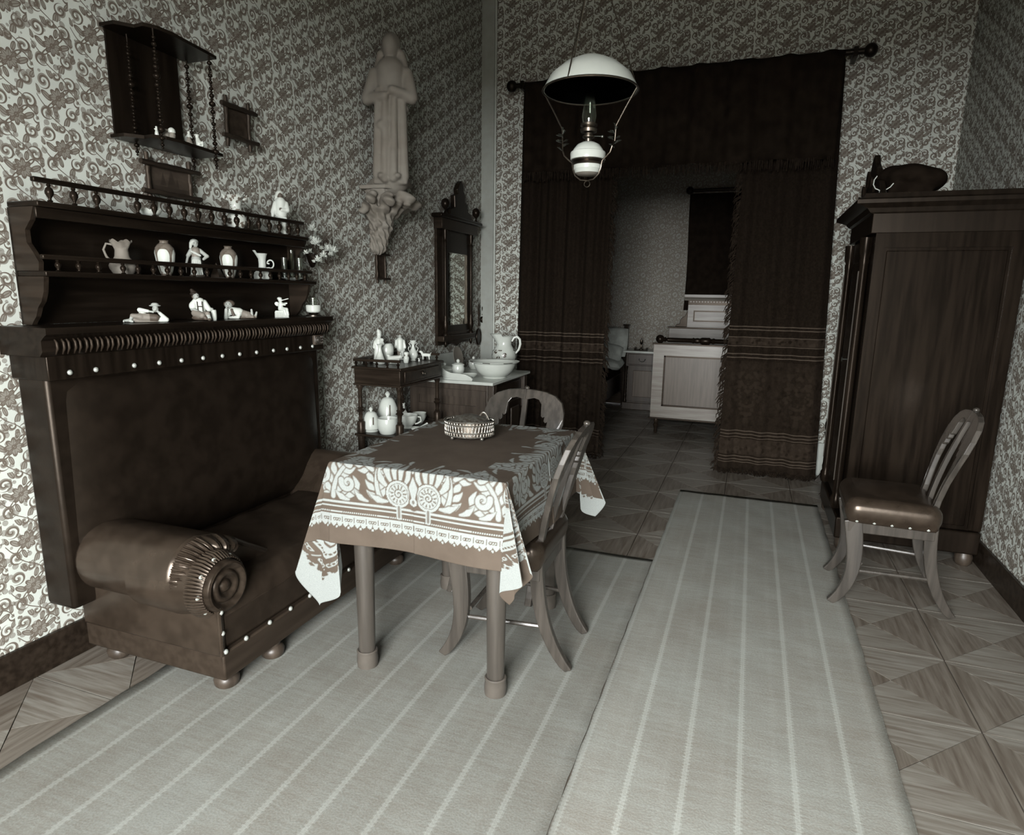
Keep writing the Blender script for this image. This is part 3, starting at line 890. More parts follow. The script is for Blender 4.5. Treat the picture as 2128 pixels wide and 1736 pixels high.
    def plume(x, y, an, sc, sg):
        """one acanthus plume: stem with lobes ending in a curl"""
        st_ = [(x, y)]; a = an
        for i in range(10):
            a += sg * .10; st_.append((st_[-1][0] + math.cos(a) * .013 * sc, st_[-1][1] + math.sin(a) * .013 * sc))
        for i in (1, 3, 5, 7):
            px_, py_ = st_[i]
            lf(px_, py_, an + sg * (.1 * i) + 1.15, .052 * sc, .0105 * sc, -1.0)
            lf(px_, py_, an + sg * (.1 * i) - 1.15, .052 * sc, .0105 * sc, 1.0)
        stroke(st_, .012 * sc, .007 * sc, 0.); stroke(st_, .008 * sc, .005 * sc, 1.)
        ex, ey = st_[-1]
        cu(ex + sg * .0, ey + .012 * sc, .022 * sc, -PI / 2, sg)
    for base_ in (0., .425):
        plume(base_ + .118, .165, 1.0, 1.05, 1); plume(base_ + .20, .175, .75, 1.15, -1); plume(base_ + .30, .165, 1.5, 1.1, 1)
        plume(base_ + .15, .27, .35, .9, 1); plume(base_ + .27, .285, 2.2, .8, -1)
        for k, (an, ln, bd) in enumerate(((2.75, .075, -1.3), (2.2, .10, -1.0), (1.75, .11, -.4), (1.35, .11, .5), (.95, .10, 1.0), (.45, .085, 1.5))):
            lf(base_ + .055 + .036 * math.cos(an), .200 + .036 * math.sin(an), an, ln, .0115, bd)
        lf(base_ + .095, .168, -.1, .075, .011, .9); lf(base_ + .17, .160, .2, .06, .010, .9); lf(base_ + .24, .158, .1, .06, .010, .9)
        cu(base_ + .245, .215, .026, .3, -1); cu(base_ + .345, .235, .028, 1.3, 1); cu(base_ + .09, .318, .02, 2., -1); cu(base_ + .21, .335, .02, 0., 1)
        cx, cy = base_ + .055, .197
        rr = np.hypot(s - cx, t - cy); th = np.arctan2(t - cy, s - cx)
        Mk[rr < .049] = 0; Mk[rr < .0455] = 1; Mk[(rr < .037) & (rr > .0345)] = .2
        Mk[(rr < .0315) & (rr > .019) & (np.sin(th * 13) > .35)] = .15
        Mk[(rr < .018) & (((rr / .0115 - th / (2 * PI)) % 1.) < .4)] = .1
        stroke([(cx, .152), (cx, .118)], .0095, .0095, 1.); stroke([(cx, .152), (cx, .118)], .0045, .0045, .2)
    for base_ in (0., .425):
        stroke([(base_, .165), (base_, .29)], .019, .006, 0.)
        lf(base_, .185, PI / 2, .075, .0155, 0.)
        rr = np.hypot(s - base_, t - .176); Mk[(rr < .014)] = 1; Mk[rr < .006] = .2
        lf(base_, .275, PI / 2, .045, .009, 0.)
    for k in range(9):
        lf(.045 + k * .078, .345 + .010 * (k % 2), .55 + .5 * (-1) ** k, .062, .0075, .9 * (-1) ** k)
    Mk[(t > .39)] = 0
    fine = (np.sin(s * 2 * PI / .0075) * np.sin(t * 2 * PI / .0075) > .55) & (t > .15)
    me = bpy.data.meshes.new('tablecloth')
    nv = na * nb
    I = np.arange(nv).reshape(na, nb)
    F = np.stack([I[:-1, :-1], I[1:, :-1], I[1:, 1:], I[:-1, 1:]], -1).reshape(-1, 4)
    me.vertices.add(nv); me.vertices.foreach_set('co', V.astype('f').ravel())
    me.loops.add(F.size); me.loops.foreach_set('vertex_index', F.astype('i').ravel())
    me.polygons.add(len(F)); me.polygons.foreach_set('loop_start', np.arange(0, F.size, 4).astype('i'))
    me.update(calc_edges=True); me.validate(); me.shade_smooth()
    a = me.attributes.new('weave', 'FLOAT', 'POINT'); a.data.foreach_set('value', Mk.astype('f'))
    return me
def cloth_mat(name, hi, lo_, inv=False):
    M = Mat(name, .1, .85, .15)
    a = M.node('ShaderNodeAttribute'); a.attribute_name = 'weave'
    f = X(M.nt, a.outputs['Fac'])
    n = M.noise(420., 2); n2 = M.noise(9., 3)
    cl = M.mix(n2.sm(.3, .7), tone(lo_ * .9), tone(lo_ * 1.1))
    cool = lambda v: (v * .95, v * 1.02, v * .975, 1.)
    ch = M.mix(n.sm(.3, .7), cool(hi * .86), cool(hi * 1.06))
    M.color(M.mix(f, ch, cl) if inv else M.mix(f, cl, ch))
    M.bump(n, .4, .001)
    return M.m
MT['cloth_face'] = cloth_mat('tablecloth_face', .20, .046)
MT['cloth_back'] = cloth_mat('tablecloth_reverse', .20, .046, True)
cm = cloth(); cm.materials.append(MT['cloth_face']); cm.materials.append(MT['cloth_back'])
tc = bpy.data.objects.new('tablecloth', cm); COL.objects.link(tc)
tc.location = (tcx, tcy, TZ + .0035)
sd = tc.modifiers.new('thickness', 'SOLIDIFY'); sd.thickness = .0018; sd.offset = -1; sd.material_offset = 1; sd.use_rim = True
tag(tc, 'dark tablecloth with a pale woven border of scrolls, draped over the table', 'tablecloth')

# ---------------------------------------------------------------- openwork basket on the cloth
bz = TZ + .0055
p = (on_z(921, 915, bz) + on_z(1019, 905, bz)) / 2
bk = thing('wirework_basket', 'oval silver openwork basket with ball feet on the table', 'basket', (p[0] + .01, p[1], bz), math.radians(12))
RX, RYY = .098, .078
def ovl(r, z, n=48): return [(RX * r * math.cos(2 * PI * i / n), RYY * r * math.sin(2 * PI * i / n), z) for i in range(n + 1)]
obj('liner', MB().lathe([(.955, .02), (.965, .07), (.945, .07), (.935, .02)], n=44).warp(lambda x, y, z: (x * RX, y * RYY, z)), 'dark_metal', bk)
obj('tray', MB().lathe([(0, .014), (.97, .014), (.97, .018), (0, .018)], n=40).warp(lambda x, y, z: (x * RX, y * RYY, z)), 'silver', bk)
for z, r in ((.018, .99), (.033, 1.0), (.062, 1.0), (.074, 1.02)):
    obj('band', MB().tube(ovl(r, z), .0032, 6), 'silver', bk)
mb = MB()
for k in range(46):
    a0 = 2 * PI * k / 46
    for sg in (1, -1):
        mb.tube([(RX * math.cos(a0 + sg * .14 * f), RYY * math.sin(a0 + sg * .14 * f), .018 + .056 * f) for f in (0, .33, .66, 1)], .0017, 5, cap=False)
o = obj('lattice', mb, 'silver', bk); o['kind'] = 'stuff'
for k in range(4):
    a0 = PI / 4 + k * PI / 2
    obj('ball_foot', MB().ball((RX * .85 * math.cos(a0), RYY * .85 * math.sin(a0), .008), .008, 10, 8), 'silver', bk)
lid = obj('lid', MB().lathe([(0, .098), (.25, .094), (.55, .084), (.85, .07), (.93, .064), (.93, .060), (0, .060)], n=40).warp(lambda x, y, z: (x * RX, y * RYY, z)), 'silver', bk)
obj('handle', MB().tube([(RX * (.35 + .4 * f), .02, .082 - .01 * f + .024 * math.sin(PI * f)) for f in [i / 8 for i in range(9)]], .004, 8), 'silver', lid)

# ================================================================ chairs with sabre legs
def make_chair(label):
    t = thing('sabre_leg_chair', label, 'chair')
    def sweep(path, w0, thick, x):          # curved board in the yz plane: path of (y, z, depth)
        L, R = [], []
        for i, (y, z, d) in enumerate(path):
            y0, z0, _ = path[max(0, i - 1)]; y1, z1, _ = path[min(len(path) - 1, i + 1)]
            ty, tz = y1 - y0, z1 - z0; l = math.hypot(ty, tz); ny_, nz_ = -tz / l, ty / l
            L.append((y + ny_ * d, z + nz_ * d)); R.append((y - ny_ * d, z - nz_ * d))
        return MB().prism(L + R[::-1], x - thick / 2, x + thick / 2, 'yz')
    def bez(p0, p1, p2, p3, n=14):
        return [tuple(((1 - u) ** 3) * np.array(p0) + 3 * u * (1 - u) ** 2 * np.array(p1) + 3 * u * u * (1 - u) * np.array(p2) + u ** 3 * np.array(p3)) for u in [i / n for i in range(n + 1)]]
    for s_ in (-1, 1):
        pth = bez((-.150, .40, .036), (-.125, .26, .034), (-.10, .12, .026), (-.205, .002, .017))
        mb = sweep(pth, 0, .030, 0).warp(lambda x, y, z: (x + s_ * (.178 + .010 * (1 - z / .4)), y, max(z, 0.)))
        obj('front_leg', mb, 'wood_chair', t, smooth=False, bevel=.004)
        pth = bez((.150, .43, .024), (.150, .28, .026), (.17, .12, .024), (.275, .002, .016))
        mb = sweep(pth, 0, .028, 0).warp(lambda x, y, z: (x + s_ * (.160 - .02 * (1 - z / .43)), y, max(z, 0.)))
        obj('rear_leg', mb, 'wood_chair', t, smooth=False, bevel=.004)
    lean = lambda z: .150 + .02 * ((z - .42) / .48) + .11 * max(0, (z - .42) / .48) ** 1.6
    for s_ in (-1, 1):
        half = [(.148, .42), (.152, .52), (.165, .60), (.185, .67), (.204, .74), (.203, .79), (.186, .838), (.15, .868), (.10, .884), (.04, .891), (0, .893),
                (.0, .845), (.012, .845), (.045, .853), (.07, .846), (.085, .826), (.088, .79), (.090, .772), (.099, .764), (.108, .770), (.106, .750), (.115, .740), (.124, .746), (.121, .724), (.130, .712), (.140, .716), (.138, .69), (.140, .66), (.132, .60), (.118, .52), (.118, .42)]
        h2 = []
        for i, (a, b) in enumerate(half):          # finer outline so that the board can bend
            a1, b1 = half[(i + 1) % len(half)]
            n = max(1, int(math.hypot(a1 - a, b1 - b) / .02))
            h2 += [(a + (a1 - a) * k / n, b + (b1 - b) * k / n) for k in range(n)]
        mb = MB().prism([(s_ * a, b) for a, b in h2], -.011, .011, 'xz').warp(lambda x, y, z: (x, y + lean(z), z))
        obj('back_frame', mb, 'wood_chair', t, smooth=False, bevel=.003)
    mb = MB()
    for i in range(8):
        z0, z1 = .43 + .42 * i / 8, .43 + .42 * (i + 1) / 8
        w0, w1 = .015 - .004 * i / 8, .015 - .004 * (i + 1) / 8
        y0, y1 = lean(z0), lean(z1)
        mb.add([(-w0, y0 - .009, z0), (w0, y0 - .009, z0), (w0, y0 + .009, z0), (-w0, y0 + .009, z0), (-w1, y1 - .009, z1), (w1, y1 - .009, z1), (w1, y1 + .009, z1), (-w1, y1 + .009, z1)],
               [(0, 1, 5, 4), (1, 2, 6, 5), (2, 3, 7, 6), (3, 0, 4, 7)])
    obj('back_splat', mb, 'wood_chair', t, smooth=False)
    obj('crest_knob', MB().ball((0, lean(.895), .897), .013, 12, 8, .8), 'wood_chair', t)
    rail_ = [(-.195, -.17), (.195, -.17), (.175, .165), (-.175, .165)]
    obj('seat_rail', MB().prism(rail_, .345, .395, 'xy'), 'wood_chair', t, smooth=False, bevel=.004)
    cush = sculpt([blk((0, -.003, .445), (.214, .186, .058), .052, .1), ell((0, -.01, .47), (.17, .15, .05), .1), blk((0, -.003, .405), (.198, .172, .016), .012, .1)], 46, .12)
    obj('seat_cushion', cush, 'leather_brown', t)
    nm = None
    for s_ in (-1, 1):
        for k in range(5):
            f = (k + .5) / 5
            mb = None
            x = s_ * .1965; y = -.17 + .335 * f
            o = obj('stud', MB().lathe([(.008, 0), (.007, .004), (0, .007)], (0, 0, 0), 8, 'x') if nm is None else nm, 'nail', t)
            nm = o.data
            o.location = (x if s_ > 0 else x, y, .402); o.rotation_euler = (0, 0, 0 if s_ > 0 else PI)
    for z, a, b in ((.165, -.11, .165),):
        for s_ in (-1, 1):
            obj('stretcher', MB().tube([(s_ * .175, a - .0, z), (s_ * .150, b + .02, z)], .0085, 8), 'wood_chair', t)
    obj('stretcher', MB().tube([(-.175, -.10, .20), (.175, -.10, .20)], .0085, 8), 'wood_chair', t)
    return t
def put(o, x, y, rz, label=None, z=.0065):
    o.location = (x, y, z); o.rotation_euler = (0, 0, rz)
    if label: o['label'] = label
    o['group'] = 'sabre leg chairs'
    return o
ch = make_chair('sabre leg chair pushed under the right side of the table, seen side on')
put(ch, -.800, 2.185, -PI / 2 + .03)
put(copy_tree(ch), -1.005, 2.66, .0, 'sabre leg chair behind the table, its open scalloped back facing the camera')
put(copy_tree(ch), .650, 3.205, -PI / 2 - .05, 'leather seated chair standing before the wardrobe side', .003)
put(copy_tree(ch), .757, 4.95, -PI / 2, 'chair half hidden between the wardrobe and the right curtain', 0.)
# ================================================================ side table with turned legs
a = on_x(731, 762, -2.25); STY0 = float(a[1]); STX1 = float(on_y(833, 766, STY0)[0]); STY1 = float(on_x(922.8, 750.4, STX1)[1])
STX0 = -2.255; STZ = float(a[2]) + .004
st = thing('side_table', 'dark side table with a drawer, turned legs and a low gallery, against the left wall', 'table', ((STX0 + STX1) / 2, (STY0 + STY1) / 2, 0))
sx_, sy_ = (STX0 + STX1) / 2, (STY0 + STY1) / 2
def T(mb): return mb.warp(lambda x, y, z: (x - sx_, y - sy_, z))
obj('tabletop', T(MB().box(STX0, STX1, STY0, STY1, STZ - .016, STZ)), 'wood_walnut', st, bevel=.005)
obj('case', T(MB().box(STX0 + .012, STX1 - .014, STY0 + .012, STY1 - .012, STZ - .105, STZ - .016)), 'wood_walnut', st, bevel=.003)
obj('lower_moulding', T(MB().box(STX0 + .004, STX1 - .004, STY0 + .004, STY1 - .004, STZ - .117, STZ - .105)), 'wood_walnut', st, bevel=.004)
dr = obj('drawer', T(MB().box(STX1 - .016, STX1 - .006, STY0 + .06, STY1 - .06, STZ - .092, STZ - .026)), 'wood_walnut', st, bevel=.004)
obj('ring_pull', T(MB().tube([(STX1 + .0, (STY0 + STY1) / 2 + .014 * math.cos(t), STZ - .058 + .014 * math.sin(t)) for t in [i * 2 * PI / 16 for i in range(17)]], .002, 6)), 'dark_metal', dr)
obj('escutcheon', T(MB().lathe([(.012, 0), (.010, .003), (0, .004)], (STX1 - .006, (STY0 + STY1) / 2, STZ - .052), 14, 'x')), 'dark_metal', dr)
Z2 = .478
legp = [(.017, Z2 + .016), (.020, Z2 + .02), (.020, Z2 + .085), (.017, Z2 + .09), (.010, Z2 + .095), (.014, Z2 + .1), (.009, Z2 + .106), (.011, Z2 + .13), (.012, Z2 + .145), (.020, Z2 + .155), (.012, Z2 + .166), (.016, Z2 + .176), (.0105, Z2 + .182), (.0105, STZ - .15), (.013, STZ - .14), (.016, STZ - .13), (.016, STZ - .117)]
low = [(.013, 0), (.018, .02), (.012, .06), (.011, .3), (.016, .38), (.018, .42), (.018, Z2)]
for x, y in ((STX0 + .035, STY0 + .035), (STX1 - .035, STY0 + .035), (STX0 + .035, STY1 - .035), (STX1 - .035, STY1 - .035)):
    obj('leg', T(MB().lathe([(r * 1.25, z) for r, z in low + legp], (x, y, 0), 16)), 'wood_walnut', st)
obj('lower_shelf', T(MB().box(STX0 + .002, STX1 - .004, STY0 + .004, STY1 - .004, Z2, Z2 + .016)), 'wood_walnut', st, bevel=.006)
def gal(p0, p1, n):
    gr = obj('gallery_rail', T(MB().tube([(*p0, STZ + .036), (*p1, STZ + .040)], .0085, 8)), 'wood_walnut', st)
    for k in range(n):
        f = (k + .2) / (n - .6); x, y = p0[0] + (p1[0] - p0[0]) * f, p0[1] + (p1[1] - p0[1]) * f
        obj('gallery_spindle', T(MB().lathe([(.006, 0), (.008, .004), (.004, .008), (.011, .018), (.004, .029), (.006, .036)], (x, y, STZ), 10)), 'wood_dark', st)
gal((STX0 + .012, STY0 + .014), (STX1 - .012, STY0 + .014), 5)
gal((STX0 + .012, STY0 + .02), (STX0 + .012, STY1 - .014), 7)
gal((STX0 + .02, STY1 - .014), (STX1 - .03, STY1 - .014), 4)

# ================================================================ washstand
WZ = .742
q = on_z(1024, 803, WZ); WX1, WY0 = float(q[0]), float(q[1]); WY1 = float(on_x(1102, 776, WX1)[1]); WX0 = -2.255
ws = thing('washstand', 'brown panelled washstand with a white marble top below the wall mirror', 'washstand', ((WX0 + WX1) / 2, (WY0 + WY1) / 2, 0))
wx_, wy_ = (WX0 + WX1) / 2, (WY0 + WY1) / 2
def Wt(mb): return mb.warp(lambda x, y, z: (x - wx_, y - wy_, z))
obj('marble_top', Wt(MB().box(WX0, WX1, WY0, WY1, WZ, WZ + .022)), 'marble', ws, bevel=.004)
obj('body', Wt(MB().box(WX0, WX1 - .05, WY0 + .03, WY1 - .03, .06, WZ)), 'wood_mid', ws, bevel=.003)
obj('plinth', Wt(MB().box(WX0, WX1 - .03, WY0 + .02, WY1 - .02, 0, .07)), 'wood_mid', ws, bevel=.006)
for y in (WY0 + .018,):
    for z0, z1 in ((.10, .48), (.54, .70)):
        pn = MB()
        pn.box(WX0 + .03, WX0 + .08, y, y + .014, z0, z1).box(WX1 - .13, WX1 - .06, y, y + .014, z0, z1).box(WX0 + .08, WX1 - .13, y, y + .014, z1 - .05, z1).box(WX0 + .08, WX1 - .13, y, y + .014, z0, z0 + .05)
        obj('side_frame', Wt(pn), 'wood_mid', ws, smooth=False)
# front: drawer, two doors and half columns
fx = WX1 - .05
dr = obj('drawer', Wt(MB().box(fx, fx + .016, WY0 + .12, WY1 - .12, .585, .715)), 'wood_walnut', ws, bevel=.005)
obj('drop_handle', Wt(MB().tube([(fx + .03, wy_ - .03, .655), (fx + .034, wy_ - .015, .635), (fx + .034, wy_ + .015, .635), (fx + .03, wy_ + .03, .655)], .004, 8).ball((fx + .022, wy_ - .03, .658), .009, 10, 6).ball((fx + .022, wy_ + .03, .658), .009, 10, 6)), 'brass', dr)
for k in (0, 1):
    y0 = WY0 + .12 + k * ((WY1 - WY0 - .24) / 2) + .003; y1 = y0 + (WY1 - WY0 - .24) / 2 - .006
    d = obj('door', Wt(MB().box(fx, fx + .016, y0, y1, .09, .57)), 'wood_walnut', ws, bevel=.004)
    obj('door_panel', Wt(MB().box(fx + .012, fx + .024, y0 + .05, y1 - .05, .14, .52)), 'wood_mid', d, bevel=.008)
for y in (WY0 + .075, WY1 - .075):
    obj('half_column', Wt(MB().lathe([(.026, .09), (.03, .11), (.022, .125), (.026, .15), (.019, .17), (.019, .45), (.024, .47), (.018, .485), (.03, .50), (.028, .56)], (fx + .018, y, 0), 18)), 'wood_mid', ws)
    obj('corner_block', Wt(MB().box(fx - .005, fx + .04, y - .032, y + .032, .56, .74)), 'wood_mid', ws, bevel=.004)
    obj('corner_base', Wt(MB().box(fx - .005, fx + .04, y - .034, y + .034, .02, .09)), 'wood_mid', ws, bevel=.004)
# marble splash boards: long one on the wall, curved one at the near end
obj('splash_board', Wt(MB().box(WX0, WX0 + .018, WY0 + .01, WY1 - .01, WZ + .022, WZ + .15)), 'marble', ws, bevel=.004)
pl = [(WX0 + .02, .022), (WX1 - .16, .022), (WX1 - .155, .035), (WX1 - .175, .052), (WX1 - .21, .066), (WX1 - .26, .070), (WX1 - .32, .072), (WX1 - .36, .085), (WX1 - .39, .104), (WX1 - .43, .112), (WX0 + .02, .114)]
obj('side_splash', Wt(MB().prism([(x, z + WZ) for x, z in pl], WY0 + .012, WY0 + .030, 'xz')), 'marble', ws, smooth=False, bevel=.003)
MZ = WZ + .022
def at_top(px_, py_): return on_z(px_, py_, MZ)
# basin
p = at_top(1025, 786)
bs = thing('wash_basin', 'large white enamel wash basin on the marble washstand', 'basin', (p[0] - .01, p[1] + .05, MZ))
k = .165
obj('bowl', MB().lathe([(.085, 0), (.088, .006), (.080, .010), (.10, .018), (.128, .045), (.146, .08), (.156, .104), (.178, .113), (.180, .117), (.155, .112), (.142, .085), (.122, .048), (.095, .026), (0, .02)], n=48), 'porcelain', bs)
mb = MB()
for i in range(60):
    an = 2 * PI * i / 60
    if math.sin(an * 7) > .2: mb.tube([(.1793 * math.cos(an), .1793 * math.sin(an), .116), (.1793 * math.cos(an + .1), .1793 * math.sin(an + .1), .116)], .0022, 6)
obj('rim_wear', mb, 'wood_walnut', bs)['kind'] = 'stuff'
# flowered jug
def flower_paint():
    M = Mat('flowered_china', .46, .25, .5)
    q = M.xyz()
    v = M.voro(22.); n = M.noise(13., 2)
    sp = (v < .42) * (n > .44)
    body = (q[2] > .015) * (q[2] < .15)
    v2 = M.voro(60.)
    dk = (sp * body) * (1. - (v2 > .55) * .7)
    M.color(M.mix(dk, tone(.46), tone(.05)))
    return M.m
MT['flowered'] = flower_paint()
p = on_x(1047, 745, -1.87)
jz = MZ
jy = float(p[1])
jg = thing('water_jug', 'white water jug with dark flower sprigs behind the basin', 'jug', (-1.87, jy, jz), facing(-1.87, jy))
kk = height_to(-1.87, jy, 698) - jz
s_ = kk / .24
obj('body', MB().lathe([(r * s_, z * s_) for r, z in [(.062, 0), (.066, .006), (.06, .012), (.085, .05), (.093, .085), (.088, .12), (.07, .15), (.056, .175), (.058, .205), (.070, .232), (.072, .236), (.068, .234), (.054, .205), (.052, .175), (.06, .15)]], n=40)
    .warp(lambda x, y, z: (x - (.03 * s_ * max(0, (z / s_ - .18) / .05) ** 1.3 if x < -.03 * s_ else 0), y, z + (.014 * s_ * max(0, (z / s_ - .2) / .03) if x < -.02 else 0))), 'flowered', jg)
obj('handle', MB().tube([(s_ * x, 0, s_ * z) for x, z in ((.058, .20), (.075, .228), (.098, .235), (.118, .215), (.122, .18), (.112, .14), (.088, .11))], [s_ * r for r in (.009, .0095, .010, .010, .010, .009, .008)], 10), 'porcelain', jg)
# small toilet china
def jar(px_, py_, label, R, Hh, knob=True, X_=None, mat='porcelain'):
    p = at_top(px_, py_) if X_ is None else np.array([X_, on_x(px_, py_, X_)[1], MZ])
    t = thing('lidded_jar', label, 'jar', (p[0], p[1], MZ), 0, 'toilet china on the washstand')
    obj('body', MB().lathe([(R * .6, 0), (R * .62, .004), (R * .9, Hh * .25), (R, Hh * .5), (R * .85, Hh * .72), (R * .9, Hh * .75)], n=24), mat, t)
    l = obj('lid', MB().lathe([(R * .98, Hh * .75), (R * .95, Hh * .80), (R * .5, Hh * .9), (0, Hh * .94)], n=24), mat, t)
    if knob: obj('knob', MB().ball((0, 0, Hh * 1.03), R * .28, 12, 8), mat, l)
    return t
jar(984, 748, 'white lidded jar with a knob standing behind the basin', .042, .085, True, -2.06)
jar(998, 748, 'tiny dark lidded white pot beside the knobbed jar behind the basin', .026, .058, False, -2.0)
jar(952, 760, 'round white covered sugar pot on a small tray near the splash board', .048, .105, True, -1.98)
t = thing('soap_dish', 'shallow pale covered dish at the wall end of the washstand', 'dish', (-2.09, on_x(922, 762, -2.09)[1] + .02, MZ))
obj('body', MB().lathe([(.05, 0), (.07, .02), (.085, .045), (.08, .05), (.075, .045)], n=28), 'biscuit', t); l = obj('lid', MB().lathe([(.078, .046), (.05, .062), (0, .07)], n=28), 'biscuit', t); obj('knob', MB().ball((0, 0, .078), .012, 10, 8), 'porcelain', l)
t = thing('china_plate', 'grey china plate leaning upright against the wall behind the jars', 'plate', (-2.205, on_x(951, 740, -2.2)[1], MZ))
o = obj('disc', MB().lathe([(0, 0), (.055, .002), (.085, .010), (.085, .014), (.055, .007), (0, .005)], n=32, axis='x'), 'plaster_fig', t); o.location = (0, 0, .0855); o.rotation_euler = (0, math.radians(-12), 0)
t = thing('small_bowl', 'small white bowl by the curved marble end board', 'bowl', (at_top(981, 788)[0] - .02, at_top(981, 788)[1] - .01, MZ))
obj('bowl', MB().lathe([(.022, 0), (.024, .004), (.045, .02), (.062, .036), (.059, .037), (.042, .022), (0, .008)], n=28), 'porcelain', t)
t = thing('comb_tray', 'narrow pale china tray lying beside the covered dish', 'tray', (-1.90, on_x(950, 768, -1.90)[1], MZ), math.radians(20))
obj('tray', MB().lathe([(0, .003), (.8, .003), (.92, .012), (1, .018), (.98, .020), (.88, .012), (0, .007)], n=32).warp(lambda x, y, z: (x * .11, y * .05, z)), 'biscuit', t)

# ================================================================ wall mirror
MXF = -2.215
def W_(px_, py_, X_=MXF): return on_x(px_, py_, X_)
MY0, MY1 = 4.44, 5.04
MZ0, MZ1 = .955, 1.885
mr = thing('wall_mirror', 'tall dark wall mirror with turned columns and a carved crest', 'mirror', (-2.25, (MY0 + MY1) / 2, MZ0))
mo = (-2.25, (MY0 + MY1) / 2, MZ0)
def Mm(mb): return mb.warp(lambda x, y, z: (x - mo[0], y - mo[1], z - mo[2]))
obj('back_board', Mm(MB().box(-2.278, -2.255, MY0, MY1, MZ0, MZ1)), 'wood_walnut', mr, bevel=.003)
fr = MB().box(-2.256, -2.238, MY0 + .10, MY0 + .16, MZ0 + .1, MZ1 - .04).box(-2.256, -2.238, MY1 - .09, MY1 - .05, MZ0 + .1, MZ1 - .04).box(-2.256, -2.238, MY0 + .16, MY1 - .09, MZ0 + .1, MZ0 + .15).box(-2.256, -2.238, MY0 + .16, MY1 - .09, MZ1 - .22, MZ1 - .04)
obj('frame', Mm(fr), 'wood_dark', mr, smooth=False)
obj('looking_glass', Mm(MB().box(-2.256, -2.2505, MY0 + .16, MY1 - .09, MZ0 + .15, MZ1 - .22)), 'mirror', mr, smooth=False)
for y in (MY0 + .085, MY1 - .035):
    c = obj('column', Mm(MB().lathe([(.024, MZ0 + .06), (.026, MZ0 + .08), (.014, MZ0 + .10), (.022, MZ0 + .13), (.024, MZ0 + .17), (.014, MZ0 + .2), (.019, MZ0 + .215), (.013, MZ0 + .23), (.0125, MZ1 - .16), (.018, MZ1 - .145), (.012, MZ1 - .13), (.02, MZ1 - .10), (.02, MZ1 - .06)], (-2.228, y, 0), 18)), 'wood_dark', mr)
    obj('pendant', Mm(MB().lathe([(.001, MZ0 - .02), (.010, MZ0 - .01), (.014, MZ0 + .01), (.008, MZ0 + .03), (.018, MZ0 + .06)], (-2.228, y, 0), 14)), 'wood_dark', c)
obj('base_rail', Mm(MB().box(-2.256, -2.20, MY0, MY1, MZ0 + .03, MZ0 + .075)), 'wood_walnut', mr, bevel=.006)
apr = [(MY0 + .1, MZ0 + .1), (MY1 - .1, MZ0 + .1), (MY1 - .12, MZ0 + .02), (MY1 - .25, MZ0 - .0), ((MY0 + MY1) / 2, MZ0 - .02), (MY0 + .25, MZ0), (MY0 + .12, MZ0 + .02)]
obj('apron', Mm(MB().prism(apr, -2.252, -2.232, 'yz')), 'wood_walnut', mr, smooth=False)
obj('entablature', Mm(MB().box(-2.278, -2.205, MY0 - .01, MY1 + .05, MZ1 - .06, MZ1 + .02)), 'wood_walnut', mr, bevel=.003)
obj('cornice', Mm(MB().box(-2.278, -2.185, MY0 - .05, MY1 + .11, MZ1 + .02, MZ1 + .05)), 'wood_dark', mr, bevel=.010)
cy_ = (MY0 + MY1) / 2 + .05
cr = [(cy_ - .20, 0), (cy_ - .18, .05), (cy_ - .10, .07), (cy_ - .11, .16), (cy_ - .05, .18), (cy_ - .06, .21), (cy_ - .02, .26), (cy_ + .02, .285), (cy_ + .05, .26), (cy_ + .06, .21), (cy_ + .09, .18), (cy_ + .09, .13), (cy_ + .14, .12), (cy_ + .12, .07), (cy_ + .2, .05), (cy_ + .2, 0)]
co_ = obj('crest', Mm(MB().prism([(y, z + MZ1 + .05) for y, z in cr], -2.26, -2.22, 'yz')), 'wood_dark', mr, smooth=False, bevel=.006)
for y in (MY0 + .085, MY1 + .06):
    obj('ball_finial', Mm(MB().lathe([(.012, MZ1 + .05), (.015, MZ1 + .06), (.006, MZ1 + .075), (.008, MZ1 + .085), (.028, MZ1 + .105), (.034, MZ1 + .13), (.026, MZ1 + .155), (.006, MZ1 + .168)], (-2.225, y, 0), 18)), 'wood_dark', mr)

# hand mirror and brush hanging beside it
def hang(px_, py0, py1, label, name, big):
    p0 = on_x(px_, py0, -2.262); p1 = on_x(px_, py1, -2.262)
    L = float(p0[2] - p1[2]); y = float((p0[1] + p1[1]) / 2)
    t = thing(name, label, name.replace('_', ' '), (-2.262, y, p1[2]))
    R = .052 if big else .03
    obj('head', MB().lathe([(R * .9, 0), (R, .008), (R * .94, .016), (R * .86, .018), (R * .82, .014), (0, .014)], (-.012, 0, L * .26 if big else L * .3), 26, 'x').warp(lambda x, y, z: (x, y, z if not big else (z - L * .26) * 1.45 + L * .26)), 'wood_dark', t)
    obj('handle', MB().tube([(0, 0, L * (.5 if big else .5)), (0, 0, L * .62), (0, 0, L * .82), (0, 0, L * .98)], [.012, .009, .014, .006], 10, .6), 'wood_walnut', t)
    obj('cord', MB().tube([(0, 0, L * .97), (-.012, 0, L * 1.06)], .002, 6), 'cloth_dark', t)
hang(995, 630, 724, 'dark long handled hand mirror hanging right of the wall mirror', 'hand_mirror', True)
hang(1003, 632, 678, 'small dark brush hanging on the wall beside the hand mirror', 'hair_brush', False)

